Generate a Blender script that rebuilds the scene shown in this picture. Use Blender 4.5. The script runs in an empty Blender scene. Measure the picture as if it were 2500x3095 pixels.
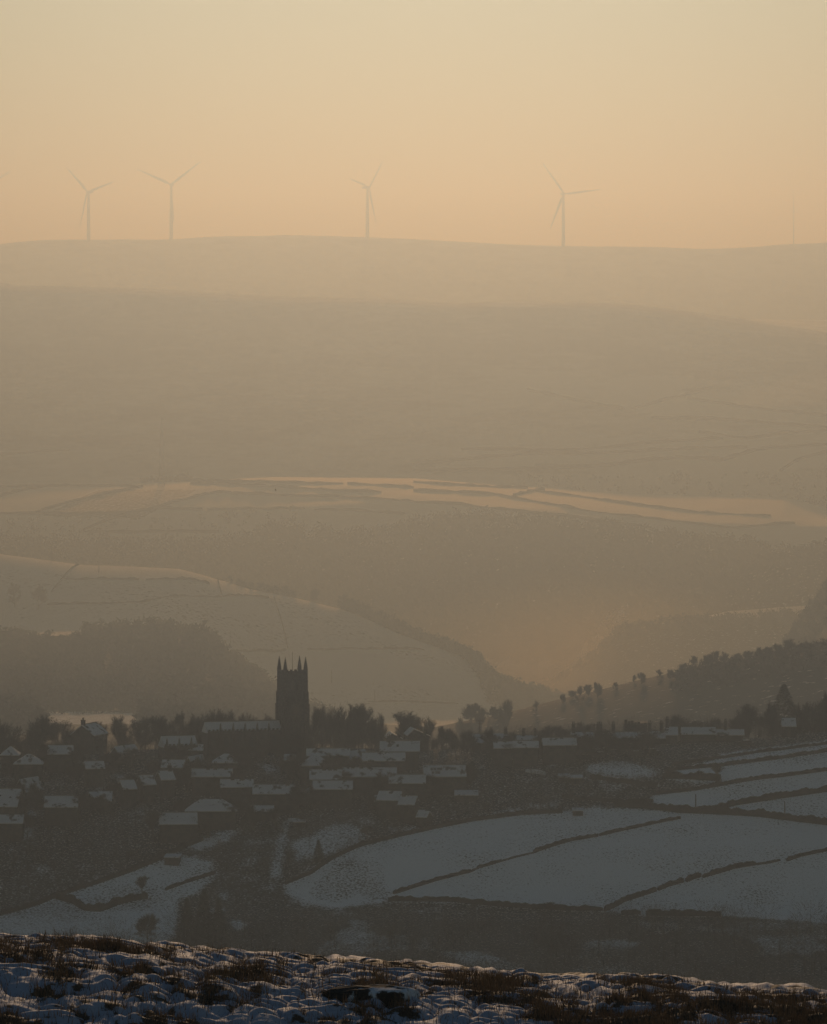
import bpy, math, random
import numpy as np
R = math.radians
sc = bpy.context.scene
# ------------------------------------------------------------------ camera
F = 16500.0          # focal length in photo pixels (photo 2500 x 3095)
YH = 950.0           # photo row of the level horizon
cam_d = bpy.data.cameras.new('camera')
cam = bpy.data.objects.new('camera', cam_d); sc.collection.objects.link(cam)
cam.location = (0, 0, 0); cam.rotation_euler = (R(90), 0, 0)
cam_d.sensor_fit = 'VERTICAL'; cam_d.sensor_height = 36.0
cam_d.lens = F / 3095.0 * 36.0
cam_d.shift_y = (YH - 1547.5) / 3095.0
cam_d.clip_start = 1.0; cam_d.clip_end = 60000
sc.camera = cam
# ------------------------------------------------------------------ light
SUN_EL, SUN_AZ = 11.0, 0.3          # the low sun stands ahead of the camera, above the frame
w = bpy.data.worlds.new('World'); sc.world = w; w.use_nodes = True
nt = w.node_tree; nt.nodes.clear()
sky = nt.nodes.new('ShaderNodeTexSky'); sky.sky_type = 'NISHITA'; sky.sun_disc = False
sky.sun_elevation = R(SUN_EL); sky.sun_rotation = R(SUN_AZ)
sky.altitude = 300; sky.air_density = 1.1; sky.dust_density = 0.0; sky.ozone_density = 0.9
bg = nt.nodes.new('ShaderNodeBackground'); bg.inputs['Strength'].default_value = 0.088
wo = nt.nodes.new('ShaderNodeOutputWorld')
nt.links.new(sky.outputs[0], bg.inputs[0]); nt.links.new(bg.outputs[0], wo.inputs[0])
sd = bpy.data.lights.new('sun', 'SUN'); sd.energy = 2.42; sd.angle = R(0.5); sd.color = (1.0, 0.725, 0.495)
sun = bpy.data.objects.new('sun', sd); sc.collection.objects.link(sun)
sun.rotation_euler = (R(-(90 - SUN_EL)), 0, R(-SUN_AZ))
sc.view_settings.view_transform = 'Standard'; sc.view_settings.look = 'None'
sc.view_settings.exposure = -1.42; sc.view_settings.gamma = 1.0
sc.cycles.volume_bounces = 0; sc.cycles.max_bounces = 4; sc.cycles.diffuse_bounces = 2
sc.cycles.use_denoising = True
HAZE_DENSITY = 2.95e-4; HAZE_T = (0.49, 0.68, 1.0); HAZE_ALBEDO = 0.45; HAZE_G = 0.835
C = sc.collection
# ------------------------------------------------------------------ helpers
def tag(o, label=None, cat=None, group=None, kind=None):
    if label: o['label'] = label
    if cat: o['category'] = cat
    if group: o['group'] = group
    if kind: o['kind'] = kind
    return o
def empty(name, loc, rz=0.0):
    o = bpy.data.objects.new(name, None); C.objects.link(o); o.empty_display_size = 1
    o.location = loc; o.rotation_euler = (0, 0, rz); return o
class MB:
    def __init__(s): s.v = []; s.f = []
    def add(s, vs, fs):
        n = len(s.v); s.v.extend(vs); s.f.extend([tuple(i + n for i in f) for f in fs])
    def box(s, x0, x1, y0, y1, z0, z1):
        s.add([(x0,y0,z0),(x1,y0,z0),(x1,y1,z0),(x0,y1,z0),(x0,y0,z1),(x1,y0,z1),(x1,y1,z1),(x0,y1,z1)],
              [(0,3,2,1),(4,5,6,7),(0,1,5,4),(1,2,6,5),(2,3,7,6),(3,0,4,7)])
    def lathe(s, prof, n=8, cx=0, cy=0, a0=0.0):
        vs = []; fs = []
        for r, z in prof:
            for k in range(n):
                a = a0 + 2*math.pi*k/n; vs.append((cx + r*math.cos(a), cy + r*math.sin(a), z))
        for j in range(len(prof)-1):
            for k in range(n):
                fs.append((j*n+k, j*n+(k+1)%n, (j+1)*n+(k+1)%n, (j+1)*n+k))
        fs.append(tuple(range(n))[::-1]); fs.append(tuple((len(prof)-1)*n+k for k in range(n)))
        s.add(vs, fs)
    def tube(s, a, b, ra, rb, n=4):
        a = np.array(a, float); b = np.array(b, float); d = b - a; L = np.linalg.norm(d)
        if L < 1e-6: return
        d /= L; t = np.array((0,0,1.0)) if abs(d[2]) < .9 else np.array((1.0,0,0))
        u = np.cross(d, t); u /= np.linalg.norm(u); v = np.cross(d, u)
        vs = []
        for p, r in ((a, ra), (b, rb)):
            for k in range(n):
                an = 2*math.pi*k/n; vs.append(tuple(p + r*(math.cos(an)*u + math.sin(an)*v)))
        fs = [(k, (k+1)%n, n+(k+1)%n, n+k) for k in range(n)]
        if n > 3: fs += [tuple(range(n))[::-1], tuple(range(n, 2*n))]
        s.add(vs, fs)
    def mesh(s, name, m=None, smooth=False):
        me = bpy.data.meshes.new(name); me.from_pydata([tuple(map(float, p)) for p in s.v], [], s.f)
        if m: me.materials.append(m)
        if smooth: me.polygons.foreach_set('use_smooth', [True]*len(me.polygons))
        me.update(); return me
    def build(s, name, m=None, parent=None, smooth=False):
        o = bpy.data.objects.new(name, s.mesh(name, m, smooth)); C.objects.link(o)
        if parent: o.parent = parent
        return o
def grid_mesh(name, X, Y, Z, m, attrs=None, smooth=True):
    nr, nc = X.shape
    me = bpy.data.meshes.new(name)
    co = np.stack([X, Y, Z], -1).reshape(-1, 3).astype(np.float32)
    i = np.arange(nr*nc).reshape(nr, nc)
    q = np.stack([i[:-1,:-1], i[:-1,1:], i[1:,1:], i[1:,:-1]], -1).reshape(-1, 4).astype(np.int32)
    me.vertices.add(len(co)); me.vertices.foreach_set('co', co.ravel())
    me.loops.add(q.size); me.loops.foreach_set('vertex_index', q.ravel())
    me.polygons.add(len(q)); me.polygons.foreach_set('loop_start', np.arange(0, q.size, 4, dtype=np.int32))
    me.update(calc_edges=True)
    if smooth: me.polygons.foreach_set('use_smooth', np.ones(len(q), dtype=bool))
    for k, a in (attrs or {}).items():
        at = me.attributes.new(k, 'FLOAT', 'POINT'); at.data.foreach_set('value', a.ravel().astype(np.float32))
    me.materials.append(m)
    o = bpy.data.objects.new(name, me); C.objects.link(o); return o
def tri_mesh(name, V, m):                       # V: (n,3,3) loose triangles
    me = bpy.data.meshes.new(name); n = len(V)
    me.vertices.add(n*3); me.vertices.foreach_set('co', V.reshape(-1).astype(np.float32))
    me.loops.add(n*3); me.loops.foreach_set('vertex_index', np.arange(n*3, dtype=np.int32))
    me.polygons.add(n); me.polygons.foreach_set('loop_start', np.arange(0, n*3, 3, dtype=np.int32))
    me.update(calc_edges=True); me.materials.append(m); return me
def noise2(x, y, seed=0):
    xi = np.floor(x).astype(np.int64); yi = np.floor(y).astype(np.int64); xf = x - xi; yf = y - yi
    def h(a, b):
        n = (a*374761393 + b*668265263 + seed*974634777) & 0x7fffffff
        n = ((n ^ (n >> 13))*1274126177) & 0x7fffffff
        return ((n ^ (n >> 16)) & 0xffff)/65535.0
    u = xf*xf*(3-2*xf); v = yf*yf*(3-2*yf)
    return (h(xi,yi)*(1-u)+h(xi+1,yi)*u)*(1-v)+(h(xi,yi+1)*(1-u)+h(xi+1,yi+1)*u)*v
def fbm(x, y, seed=0, o=4):
    s = 0; a = .5
    for k in range(o): s = s + a*noise2(x*2**k, y*2**k, seed+k*17); a *= .5
    return s
# ------------------------------------------------------------------ materials
def mat(name, col, rough=.9, noise=None, col2=None, scale=1.0, lo=.4, hi=.6, attr=None, bump=0.0, coord='Object', detail=5.0, stretch=None, spec=.3, metal=0.0):
    m = bpy.data.materials.new(name); m.use_nodes = True; n = m.node_tree.nodes; L = m.node_tree.links
    b = n['Principled BSDF']; b.inputs['Roughness'].default_value = rough
    b.inputs['Specular IOR Level'].default_value = spec; b.inputs['Metallic'].default_value = metal
    b.inputs['Base Color'].default_value = (*col, 1)
    if col2:
        tc = n.new('ShaderNodeTexCoord') if coord != 'World' else n.new('ShaderNodeNewGeometry'); coord = 'Position' if coord == 'World' else coord; no = n.new('ShaderNodeTexNoise')
        no.inputs['Scale'].default_value = scale; no.inputs['Detail'].default_value = detail; no.inputs['Roughness'].default_value = .6
        if stretch:
            mp = n.new('ShaderNodeMapping'); mp.inputs['Scale'].default_value = stretch
            L.new(tc.outputs[coord], mp.inputs[0]); L.new(mp.outputs[0], no.inputs['Vector'])
        else: L.new(tc.outputs[coord], no.inputs['Vector'])
        mr = n.new('ShaderNodeMapRange'); mr.interpolation_type = 'SMOOTHSTEP'
        mr.inputs['From Min'].default_value = lo; mr.inputs['From Max'].default_value = hi
        if attr:
            at = n.new('ShaderNodeAttribute'); at.attribute_name = attr
            ad = n.new('ShaderNodeMath'); ad.operation = 'ADD'
            L.new(no.outputs[0], ad.inputs[0]); L.new(at.outputs['Fac'], ad.inputs[1]); L.new(ad.outputs[0], mr.inputs['Value'])
        else: L.new(no.outputs[0], mr.inputs['Value'])
        mx = n.new('ShaderNodeMix'); mx.data_type = 'RGBA'
        mx.inputs[6].default_value = (*col, 1); mx.inputs[7].default_value = (*col2, 1)
        L.new(mr.outputs[0], mx.inputs[0]); L.new(mx.outputs[2], b.inputs['Base Color'])
        if bump:
            bp = n.new('ShaderNodeBump'); bp.inputs['Strength'].default_value = 1; bp.inputs['Distance'].default_value = bump
            L.new(no.outputs[0], bp.inputs['Height']); L.new(bp.outputs[0], b.inputs['Normal'])
    return m
SNOW = (.90, .91, .93)
# ground: bare turf -> snow, decided by the "snow" attribute plus noise
m_near = mat('snowy_pasture', (.035,.034,.028), col2=(.87,.92,.97), scale=1.8, lo=.80, hi=1.05, attr='snow', bump=.10, detail=8)
m_mid = mat('snowy_hillside', (.05,.047,.04), spec=.1, col2=SNOW, scale=.25, lo=.85, hi=1.05, attr='snow', detail=8)
m_crust = mat('wind_crusted_snow', (.06,.055,.045), rough=.8, spec=.25, col2=SNOW, scale=.25, lo=.85, hi=1.05, attr='snow', detail=8)
m_crust2 = mat('glazed_field_snow', (.06,.055,.045), rough=.72, spec=.42, col2=SNOW, scale=.25, lo=.85, hi=1.05, attr='snow', detail=8)
m_far = mat('snowy_moorland', (.11,.10,.085), col2=(.9,.9,.9), scale=.009, lo=.75, hi=1.12, attr='snow', detail=10)
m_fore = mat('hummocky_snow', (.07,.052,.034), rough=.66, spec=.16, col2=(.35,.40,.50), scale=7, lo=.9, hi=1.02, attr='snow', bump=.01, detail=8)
m_turf = mat('rough_turf', (.05,.045,.03), col2=(.09,.08,.05), scale=.2)
m_twig = mat('bare_twigs', (.026,.025,.022), col2=(.040,.036,.030), scale=.5)
m_bark = mat('bark', (.05,.043,.035), col2=(.08,.07,.055), scale=3)
m_needle = mat('conifer_needles', (.02,.03,.018), col2=(.04,.055,.03), scale=.8)
m_stone = mat('gritstone', (.03,.029,.026), col2=(.06,.056,.05), scale=1.2)
m_dstone = mat('weathered_gritstone', (.022,.021,.019), col2=(.045,.042,.038), scale=2)
m_drystone = mat('drystone', (.02,.02,.018), col2=(.042,.04,.036), scale=3)
m_roofsnow = mat('snowy_slates', (.07,.07,.075), col2=(.60,.64,.70), scale=.45, lo=.37, hi=.45, detail=8, coord='World')
m_fullsnow = mat('deep_roof_snow', (.2,.21,.22), col2=(.62,.66,.72), scale=.8, lo=.22, hi=.34, coord='World')
m_slate = mat('wet_slates', (.05,.05,.055), col2=(.09,.09,.095), scale=1.5)
m_glass = mat('window_glass', (.03,.035,.04), rough=.15, spec=.6)
m_frame = mat('painted_frame', (.6,.6,.58))
m_wood = mat('tarred_wood', (.045,.04,.035), col2=(.08,.07,.06), scale=4)
m_metal = mat('galvanised_steel', (.25,.26,.27), rough=.5, metal=.4)
m_white = mat('turbine_paint', (.3,.31,.32), rough=.5)
m_grass = mat('dead_moor_grass', (.07,.058,.042), col2=(.15,.12,.08), scale=3)
_n = m_grass.node_tree.nodes; _l = m_grass.node_tree.links; _t = _n.new('ShaderNodeBsdfTranslucent'); _t.inputs[0].default_value = (.15,.11,.07,1); _m = _n.new('ShaderNodeMixShader'); _m.inputs[0].default_value = .45
_l.new(_n['Principled BSDF'].outputs[0], _m.inputs[1]); _l.new(_t.outputs[0], _m.inputs[2]); _l.new(_m.outputs[0], _n['Material Output'].inputs['Surface'])
# ------------------------------------------------------------------ terrain
_do = [0,1500,2250,2700,3050,4050,4500,4750,5000,5400,5900,6400,6900,7100,7500,7620,7720,7900,8130,8350,8800,9700,10100,10600,11800,13500]
_dn = [0,1500,2400,3000,3450,4700,5200,5500,5750,6050,6300,6550,6780,6880,7220,7310,7390,7650,8030,8510,9000,10300,11000,11450,12500,14000]
def DM(y): return np.interp(y, _do, _dn, left=-30) if np.isscalar(y) else np.where(np.asarray(y) < 0, y, np.interp(y, _do, _dn))   # spreads the hills out in depth
def DI(y): return np.where(y < 0, y, np.interp(y, _dn, _do))
def PR(*p):                                            # a profile: photo column -> photo row
    xs = [a for a, b in p]; ys = [b for a, b in p]
    return lambda px: np.interp(px, xs, ys)
def ZP(Y, prof): Y = float(DM(Y)); return (Y, lambda px: (YH-prof(px))/F*Y)
def ZC(Y, z): return (float(DM(Y)), (lambda px: np.full_like(px, z)))
BROW = PR((-800,2830),(0,2864),(360,2884),(648,2912),(864,2940),(1152,2960),(1296,2974),(1656,3010),(2088,3024),(2304,3042),(2500,3056),(3300,3085))
CREST = PR((-500,2310),(0,2300),(250,2280),(500,2265),(900,2262),(1300,2268),(1500,2262),(1700,2255),(2000,2243),(2200,2237),(2500,2213),(3500,2150))
SNOWCREST = PR((-800,1620),(0,1675),(144,1693),(252,1706),(403,1711),(540,1718),(612,1736),(670,1754),(756,1780),(864,1801),(972,1826),(1037,1841),(1101,1866),(1195,1910),(1368,1973),(1440,2005),(1483,2059),(1541,2102),(1700,2160),(2500,2240))
RHILL = PR((-500,2450),(0,2420),(800,2340),(1200,2235),(1400,2190),(1500,2172),(1600,2145),(1700,2120),(1800,2097),(1872,2077),(1949,2057),(2010,2043),(2082,2025),(2203,2005),(2304,1989),(2413,1964),(2500,1950),(3500,1800))
MOOR = PR((-1500,700),(0,739),(130,727),(259,724),(475,724),(691,713),(864,711),(1123,719),(1382,732),(1699,743),(1872,749),(2102,753),(2304,745),(2500,732),(4000,690))
RIDGE = PR((-1500,840),(-10,853),(20,856),(35,862),(432,871),(864,893),(1195,904),(1382,919),(1526,913),(1872,917),(2016,933),(2232,962),(2500,1001),(4000,1120))
ROWS = [ZC(0,-1.7), ZC(50,-8.7), ZP(63, BROW), ZC(110,-24), ZC(500,-122), ZC(950,-172),
 ZP(1215, PR((0,2870),(2500,2870))), ZP(1265, PR((0,2745),(2500,2765))), ZP(1300, PR((0,2570),(2500,2570))),
 ZP(1335, PR((0,2430),(1300,2420),(2500,2405))), ZP(1357, PR((0,2345),(1300,2330),(2500,2295))), ZP(1385, CREST),
 ZC(1470,-134), ZP(1960, lambda px: RHILL(px)+600), ZP(2250, RHILL),
 ZC(2450,-210), ZP(2700, PR((0,2190),(500,2190),(900,2300),(4000,2230))),
 ZP(3050, PR((0,2130),(500,2150),(800,2200),(1500,2330),(4000,2250))),
 ZP(4050, PR((-800,1960),(0,1955),(223,1925),(500,1905),(620,1935),(700,2005),(830,2100),(900,2150),(1100,2210),(1500,2280),(2200,2270),(2280,2110),(2350,2000),(2400,1915),(2500,1780),(2700,1650),(4000,1600))),
 ZP(4500, PR((-800,1930),(0,1912),(223,1908),(500,1915),(700,1990),(830,2085),(1000,2160),(1300,2175),(1500,2190),(2500,2300))),
 ZP(4750, SNOWCREST), ZC(5000,-400), ZP(5400, PR((0,2350),(1500,2350),(1620,2110),(1800,1975),(1862,1915),(2000,1885),(2200,1870),(2500,1858),(3500,1800))),
 ZP(5650, PR((0,2300),(1650,2250),(1800,2050),(1862,1925),(2000,1885),(2200,1845),(2500,1828),(3500,1760))),
 ZP(5900, PR((0,2200),(1500,2200),(1900,2000),(2500,1900),(3500,1850))),
 ZP(6200, PR((0,2120),(1650,2130),(1760,1960),(1843,1845),(2000,1800),(2200,1760),(2350,1690),(2500,1650),(3500,1550))),
 ZP(6400, PR((0,2050),(1600,2080),(2500,1900),(3500,1850))),
 ZP(6900, PR((-500,1650),(0,1650),(400,1660),(640,1645),(900,1612),(1130,1628),(1250,1595),(1512,1575),(1700,1590),(1915,1620),(2088,1640),(2500,1680),(3500,1700))),
 ZP(7100, PR((-500,1560),(0,1560),(640,1545),(1250,1512),(1700,1540),(2100,1575),(2500,1590),(3500,1600))),
 ZP(7500, PR((-500,1475),(0,1470),(525,1452),(828,1441),(1250,1448),(1640,1472),(1870,1490),(2100,1500),(2370,1503),(2500,1540),(3500,1560))),
 ZC(7620,-262), ZP(7720, PR((0,1450),(600,1440),(1250,1430),(1700,1440),(2500,1430))),
 ZP(7900, PR((0,1300),(1250,1300),(2500,1270))), ZP(8130, PR((0,1130),(1250,1130),(2500,1140))),
 ZP(8350, RIDGE), ZC(8800,-60), ZC(9700,-10), ZP(10100, lambda px: RIDGE(px)+40), ZP(10600, MOOR), ZC(11800,90), ZC(13500,40)]
RY = np.array([r[0] for r in ROWS], float)
def pchip(Ys, Zs, q):                                  # Ys (R,), Zs (R,C), q (n,) -> (n,C) monotone cubic
    h = np.diff(Ys)[:,None]; d = np.diff(Zs, axis=0)/h
    m = np.zeros_like(Zs); s = d[:-1]*d[1:]; w1 = 2*h[1:]+h[:-1]; w2 = h[1:]+2*h[:-1]
    with np.errstate(all='ignore'): hm = (w1+w2)/(w1/d[:-1]+w2/d[1:])
    m[1:-1] = np.where(s > 0, hm, 0); m[0] = d[0]; m[-1] = d[-1]
    k = np.clip(np.searchsorted(Ys, q)-1, 0, len(Ys)-2); t = ((q-Ys[k])/np.diff(Ys)[k])[:,None]; hh = np.diff(Ys)[k][:,None]
    return (2*t**3-3*t**2+1)*Zs[k] + (t**3-2*t**2+t)*hh*m[k] + (-2*t**3+3*t**2)*Zs[k+1] + (t**3-t**2)*hh*m[k+1]
GP = np.unique(np.concatenate([np.arange(-4200, -120, 90), np.arange(-120, 2625, 7.5), np.arange(2640, 6700, 90)])).astype(float)
GY = DM(np.unique(np.concatenate([np.arange(-30,0,10),np.arange(0,80,2),np.arange(80,1100,12), np.arange(1100,1200,6.0), np.arange(1200,1480,1.5), np.arange(1480,3000,12), np.arange(3000,4900,10), np.arange(4900,6900,25), np.arange(6900,8000,12), np.arange(8000,13501,50)])))
def terrain_z(px, Y):                                  # (C,), (n,) -> (n,C)
    Zs = np.stack([r[1](px) for r in ROWS]); z = pchip(RY, Zs, np.clip(Y, 0, 14000))
    X = (px[None,:]-1250)/F*Y[:,None]; YY = np.broadcast_to(Y[:,None], X.shape)
    amp = np.interp(Y, [900,1100,2200,6000,10000], [0,.5,2.0,4.0,6.0])[:,None]
    wl = np.where(YY < 1700, 30.0, np.where(YY < 3200, 70.0, 180.0))
    n1 = fbm(X/30, YY/30, 3)-.47; n2 = fbm(X/75, YY/75, 5)-.47; n3 = fbm(X/220, YY/220, 9)-.47
    a = np.clip((YY-1500)/600, 0, 1); b = np.clip((YY-4900)/1200, 0, 1)
    return z + amp*(n1*(1-a) + (n2*a)*(1-b) + n3*b*1.6)
GZ = terrain_z(GP, GY)
def ground(px, Y):
    i = int(np.clip(np.searchsorted(GP, px)-1, 0, len(GP)-2)); j = int(np.clip(np.searchsorted(GY, Y)-1, 0, len(GY)-2))
    s = (px-GP[i])/(GP[i+1]-GP[i]); t = (Y-GY[j])/(GY[j+1]-GY[j])
    return float((GZ[j,i]*(1-s)+GZ[j,i+1]*s)*(1-t)+(GZ[j+1,i]*(1-s)+GZ[j+1,i+1]*s)*t)
def groundv(px, Y):
    i = np.clip(np.searchsorted(GP, px)-1, 0, len(GP)-2); j = np.clip(np.searchsorted(GY, Y)-1, 0, len(GY)-2)
    s = (px-GP[i])/(GP[i+1]-GP[i]); t = (Y-GY[j])/(GY[j+1]-GY[j])
    return (GZ[j,i]*(1-s)+GZ[j,i+1]*s)*(1-t)+(GZ[j+1,i]*(1-s)+GZ[j+1,i+1]*s)*t
def gxy(x, Y): return ground(1250+F*x/Y, Y)
def hit(px, py, y0, y1):
    y0, y1 = float(DM(y0)), float(DM(y1))
    #                               # the first ground point between two distances that shows at photo pixel (px, py)
    j0 = np.searchsorted(GY, y0); j1 = np.searchsorted(GY, y1)
    i = int(np.clip(np.searchsorted(GP, px)-1, 0, len(GP)-2)); s = (px-GP[i])/(GP[i+1]-GP[i])
    zc = GZ[j0:j1,i]*(1-s)+GZ[j0:j1,i+1]*s; rows = YH - zc*F/GY[j0:j1]
    k = np.nonzero(rows <= py)[0]
    if len(k) == 0: Y = GY[j0+int(np.argmin(rows))]
    elif k[0] == 0: Y = GY[j0]
    else:
        a, b = rows[k[0]-1], rows[k[0]]; t = (a-py)/(a-b+1e-9); Y = GY[j0+k[0]-1]*(1-t)+GY[j0+k[0]]*t
    return ((px-1250)/F*Y, float(Y), ground(px, float(Y)))
def inpoly(px, py, poly):
    c = np.zeros(px.shape, bool); n = len(poly)
    for k in range(n):
        x0, y0 = poly[k]; x1, y1 = poly[k-1]
        if y0 == y1: continue
        c ^= ((y0 > py) != (y1 > py)) & (px < (x1-x0)*(py-y0)/(y1-y0)+x0)
    return c
# snow cover: which ground carries snow (fields) and which is turf, garden or wood floor
PX = np.broadcast_to(GP[None,:], GZ.shape); YYt = np.broadcast_to(GY[:,None], GZ.shape); YYg = DI(YYt)
PYg = YH - GZ*F/np.maximum(YYt, 1)
SN = np.full(GZ.shape, .30)
near = (YYg > 1090) & (YYg < 1480)
def fill(polys, val, lo, hi):
    for p in polys:
        k = inpoly(PX, PYg, p) & (YYg > lo) & (YYg < hi); SN[k] = val
fill([[(855,2672),(862,2668),(940,2638),(1007,2592),(1090,2555),(1215,2524),(1318,2501),(1422,2480),(1578,2460),(1700,2454),(1800,2440),(1860,2440),(2056,2455),(2300,2463),(2500,2490),(4000,2600),(4000,2900),(2500,2790),(2200,2768),(1950,2768),(1820,2752),(1552,2740),(1370,2725),(1173,2725),(1010,2745),(930,2722),(870,2705)],
 [(1965,2425),(1975,2402),(2177,2376),(2010,2352),(2030,2330),(2170,2295),(2180,2278),(2500,2238),(4000,2100),(4000,2600),(2500,2480),(2160,2452),(2060,2448)]], .62, 1090, 1480)
fill([[(-1500,2860),(-1500,2850),(0,2766),(171,2709),(404,2631),(498,2595),(520,2580),(640,2605),(655,2640),(600,2700),(540,2720),(530,2830),(400,2900),(-400,2950)]], .58, 1090, 1480)
fill([[(960,2660),(1010,2612),(1060,2596),(1130,2604),(1172,2632),(1160,2668),(1192,2712),(1120,2722),(1080,2700),(1010,2728),(930,2712)]], .50, 1090, 1480)
fill([[(1770,2312),(1840,2300),(1900,2303),(1990,2330),(1970,2350),(1850,2345),(1775,2335)],[(1515,2452),(1600,2432),(1700,2425),(1705,2432),(1600,2446)],
 [(880,2545),(940,2525),(1010,2488),(1100,2500),(1130,2520),(1080,2552),(1010,2575),(960,2590),(890,2600)],[(560,2560),(620,2525),(700,2500),(735,2505),(690,2540),(600,2570)],
 [(692,2779),(744,2785),(744,2800),(720,2816),(700,2800)],[(820,2660),(824,2600),(838,2550),(860,2480),(878,2482),(862,2560),(848,2650)],
 [(480,2300),(600,2290),(600,2325),(500,2325)],[(130,2150),(400,2150),(400,2175),(130,2175)],[(1180,2400),(1235,2396),(1240,2402),(1190,2410)],
 [(800,2295),(845,2290),(850,2330),(800,2340)]], .55, 1090, 1480)
_vb = fbm((PX-1250)/F*YYg/14, YYg/26, 29, 4)
_vm = (YYg > 950) & (YYg < 1255) & (SN < .31)
SN = np.where(_vm, np.where(_vb > .56, .42, .27), SN)
# hills behind
SN[(YYg > 1480) & (YYg <= 2480)] = .27
SN[(YYg > 2480) & (YYg <= 3650)] = .22
SN[(YYg > 3650) & (YYg <= 4400)] = .22
SN[(YYg > 4400) & (YYg <= 4800)] = .66
SN[(YYg > 4400) & (YYg <= 5100) & (PX > 1560)] = .3
SN[(YYg > 4800) & (YYg <= 6850)] = .30
SN[(YYg > 5400) & (YYg <= 5650) & (PX > 1850)] = .62
SN[(YYg > 5650) & (YYg <= 5750) & (PX > 1850)] = .30
SN[(YYg > 5750) & (YYg <= 6500) & (PX < 1900)] = .55
SN[(YYg > 6850) & (YYg <= 7720)] = .65
SN[(YYg > 7720) & (YYg <= 8140)] = .50
SN[(YYg > 7850) & (YYg <= 8140) & (PX < 1300)] = .42
SN[(YYg > 8140) & (YYg <= 9000)] = .33
SN[(YYg > 9000)] = .45
# far fields: pale and dark pastures
FP = [([(1600,1160),(1760,1130),(1960,1125),(2120,1160),(1900,1235),(1700,1200)], .68), ([(1900,1240),(2100,1190),(2500,1240),(2500,1290),(2100,1270)], .68),
 ([(2180,1310),(2340,1295),(2500,1297),(2500,1300),(2250,1328)], .95), ([(1250,1430),(1500,1370),(1800,1320),(2100,1340),(2050,1380),(1700,1400)], .72),
 ([(2050,1390),(2250,1345),(2500,1340),(2500,1400),(2350,1430),(2100,1420)], .72), ([(-500,1500),(280,1485),(100,1560),(-500,1570)], .72), ([(300,1480),(600,1480),(420,1570),(120,1560)], .38)]
for p, v in FP: fill([p], v, 6850, 8600)
fill([[(150,2152),(300,2148),(400,2156),(440,2190),(100,2190)]], .56, 2480, 3400)
_fb = fbm((PX-1250)/F*YYg/5.5, YYg/5, 23, 3)
SN = np.where((YYg > 1262) & (YYg < 1400) & (PX < 2000) & (SN < .31) & (_fb > .60), .47, SN)
_nz = (YYg > 1090) & (YYg < 1480) & (SN > .4)
SN = np.where(_nz, SN - .05 + .30*(fbm((PX-1250)/F*YYg/16, YYg/9, 13, 4)-.47), SN)
_hz = (YYg > 4400) & (YYg <= 4800) & (SN > .6)
SN = np.where(_hz, SN - .05 + .3*(fbm((PX-1250)/F*YYg/60, YYg/30, 14, 4)-.47), SN)
for _ in range(2):
    _s = SN.copy(); _s[1:-1,1:-1] = (SN[1:-1,1:-1]*2 + SN[:-2,1:-1] + SN[2:,1:-1] + SN[1:-1,:-2]*1.5 + SN[1:-1,2:]*1.5)/7
    SN = np.where((YYg > 1090) & (YYg < 1480), _s, SN)
def zone(name, y0, y1, m):
    k = (GY >= y0) & (GY <= y1); Y = YYt[k]; X = (PX[k]-1250)/F*np.maximum(Y, 25)
    o = grid_mesh(name, X, Y, GZ[k], m, {'snow': SN[k]}); o['kind'] = 'structure'; return o
gy = lambda v: float(GY[np.argmin(abs(GY-DM(v)))])
zone('valley_ground', gy(80), gy(1100), m_near)
zone('village_hillside', gy(1100), gy(1480), m_near)
zone('wooded_hill', gy(1480), gy(2480), m_mid)
zone('wooded_valley', gy(2480), gy(4400), m_mid)
zone('snowy_hill', gy(4400), gy(5000), m_crust)
zone('far_valley', gy(5000), gy(6900), m_mid)
zone('far_fields_ground', gy(6900), gy(7720), m_crust2)
zone('moor_slope', gy(7720), gy(9200), m_far)
zone('distant_moor', gy(9200), gy(13500), m_far)
# ------------------------------------------------------------------ near moor: hummocks of snow and dead grass
def hummock(x, y):
    wx = x + .25*(noise2(x*1.3, y*1.3, 41)-.5); wy = y + .5*(noise2(x*.9, y*.9, 43)-.5)
    n1 = np.abs(2*noise2(wx/.44, wy/.52, 51)-1); n2 = np.abs(2*noise2(wx/.19, wy/.22, 57)-1); n3 = fbm(wx/.09, wy/.12, 61, 3)
    big = fbm(x/2.6, y/3.2, 71, 3)
    return .32*(big-.45) + .21*np.sqrt(n1+.02) + .10*n2 + .035*n3 - .19
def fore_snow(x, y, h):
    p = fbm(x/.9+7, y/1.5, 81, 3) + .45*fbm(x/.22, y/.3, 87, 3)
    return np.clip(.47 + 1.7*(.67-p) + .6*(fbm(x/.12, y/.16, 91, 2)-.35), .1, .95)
fpx = np.unique(np.concatenate([np.arange(-3000,-300,60), np.arange(-300,2801,3.6), np.arange(2860,5600,60)])).astype(float)
fy = np.unique(np.concatenate([np.arange(-30,50,1.0), np.arange(50,57,.12), np.arange(57,66.5,.026), np.arange(66.5,80,.12), [gy(80)]])).astype(float)
fz0 = terrain_z(fpx, fy); FX = (fpx[None,:]-1250)/F*np.maximum(fy, 25)[:,None]; FY = np.broadcast_to(fy[:,None], FX.shape)
ease = np.clip((fy-40)/10, 0, 1)*np.clip((gy(80)-fy)/6, 0, 1)
HU = hummock(FX, FY); HU = .55*(HU - np.percentile(HU[(FY>57)&(FY<66)], 88)); FZ = fz0 + HU*ease[:,None]
fs = fore_snow(FX, FY, HU)
o = grid_mesh('foreground_moor', FX, FY, FZ, m_fore, {'snow': fs}); o['kind'] = 'structure'
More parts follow.
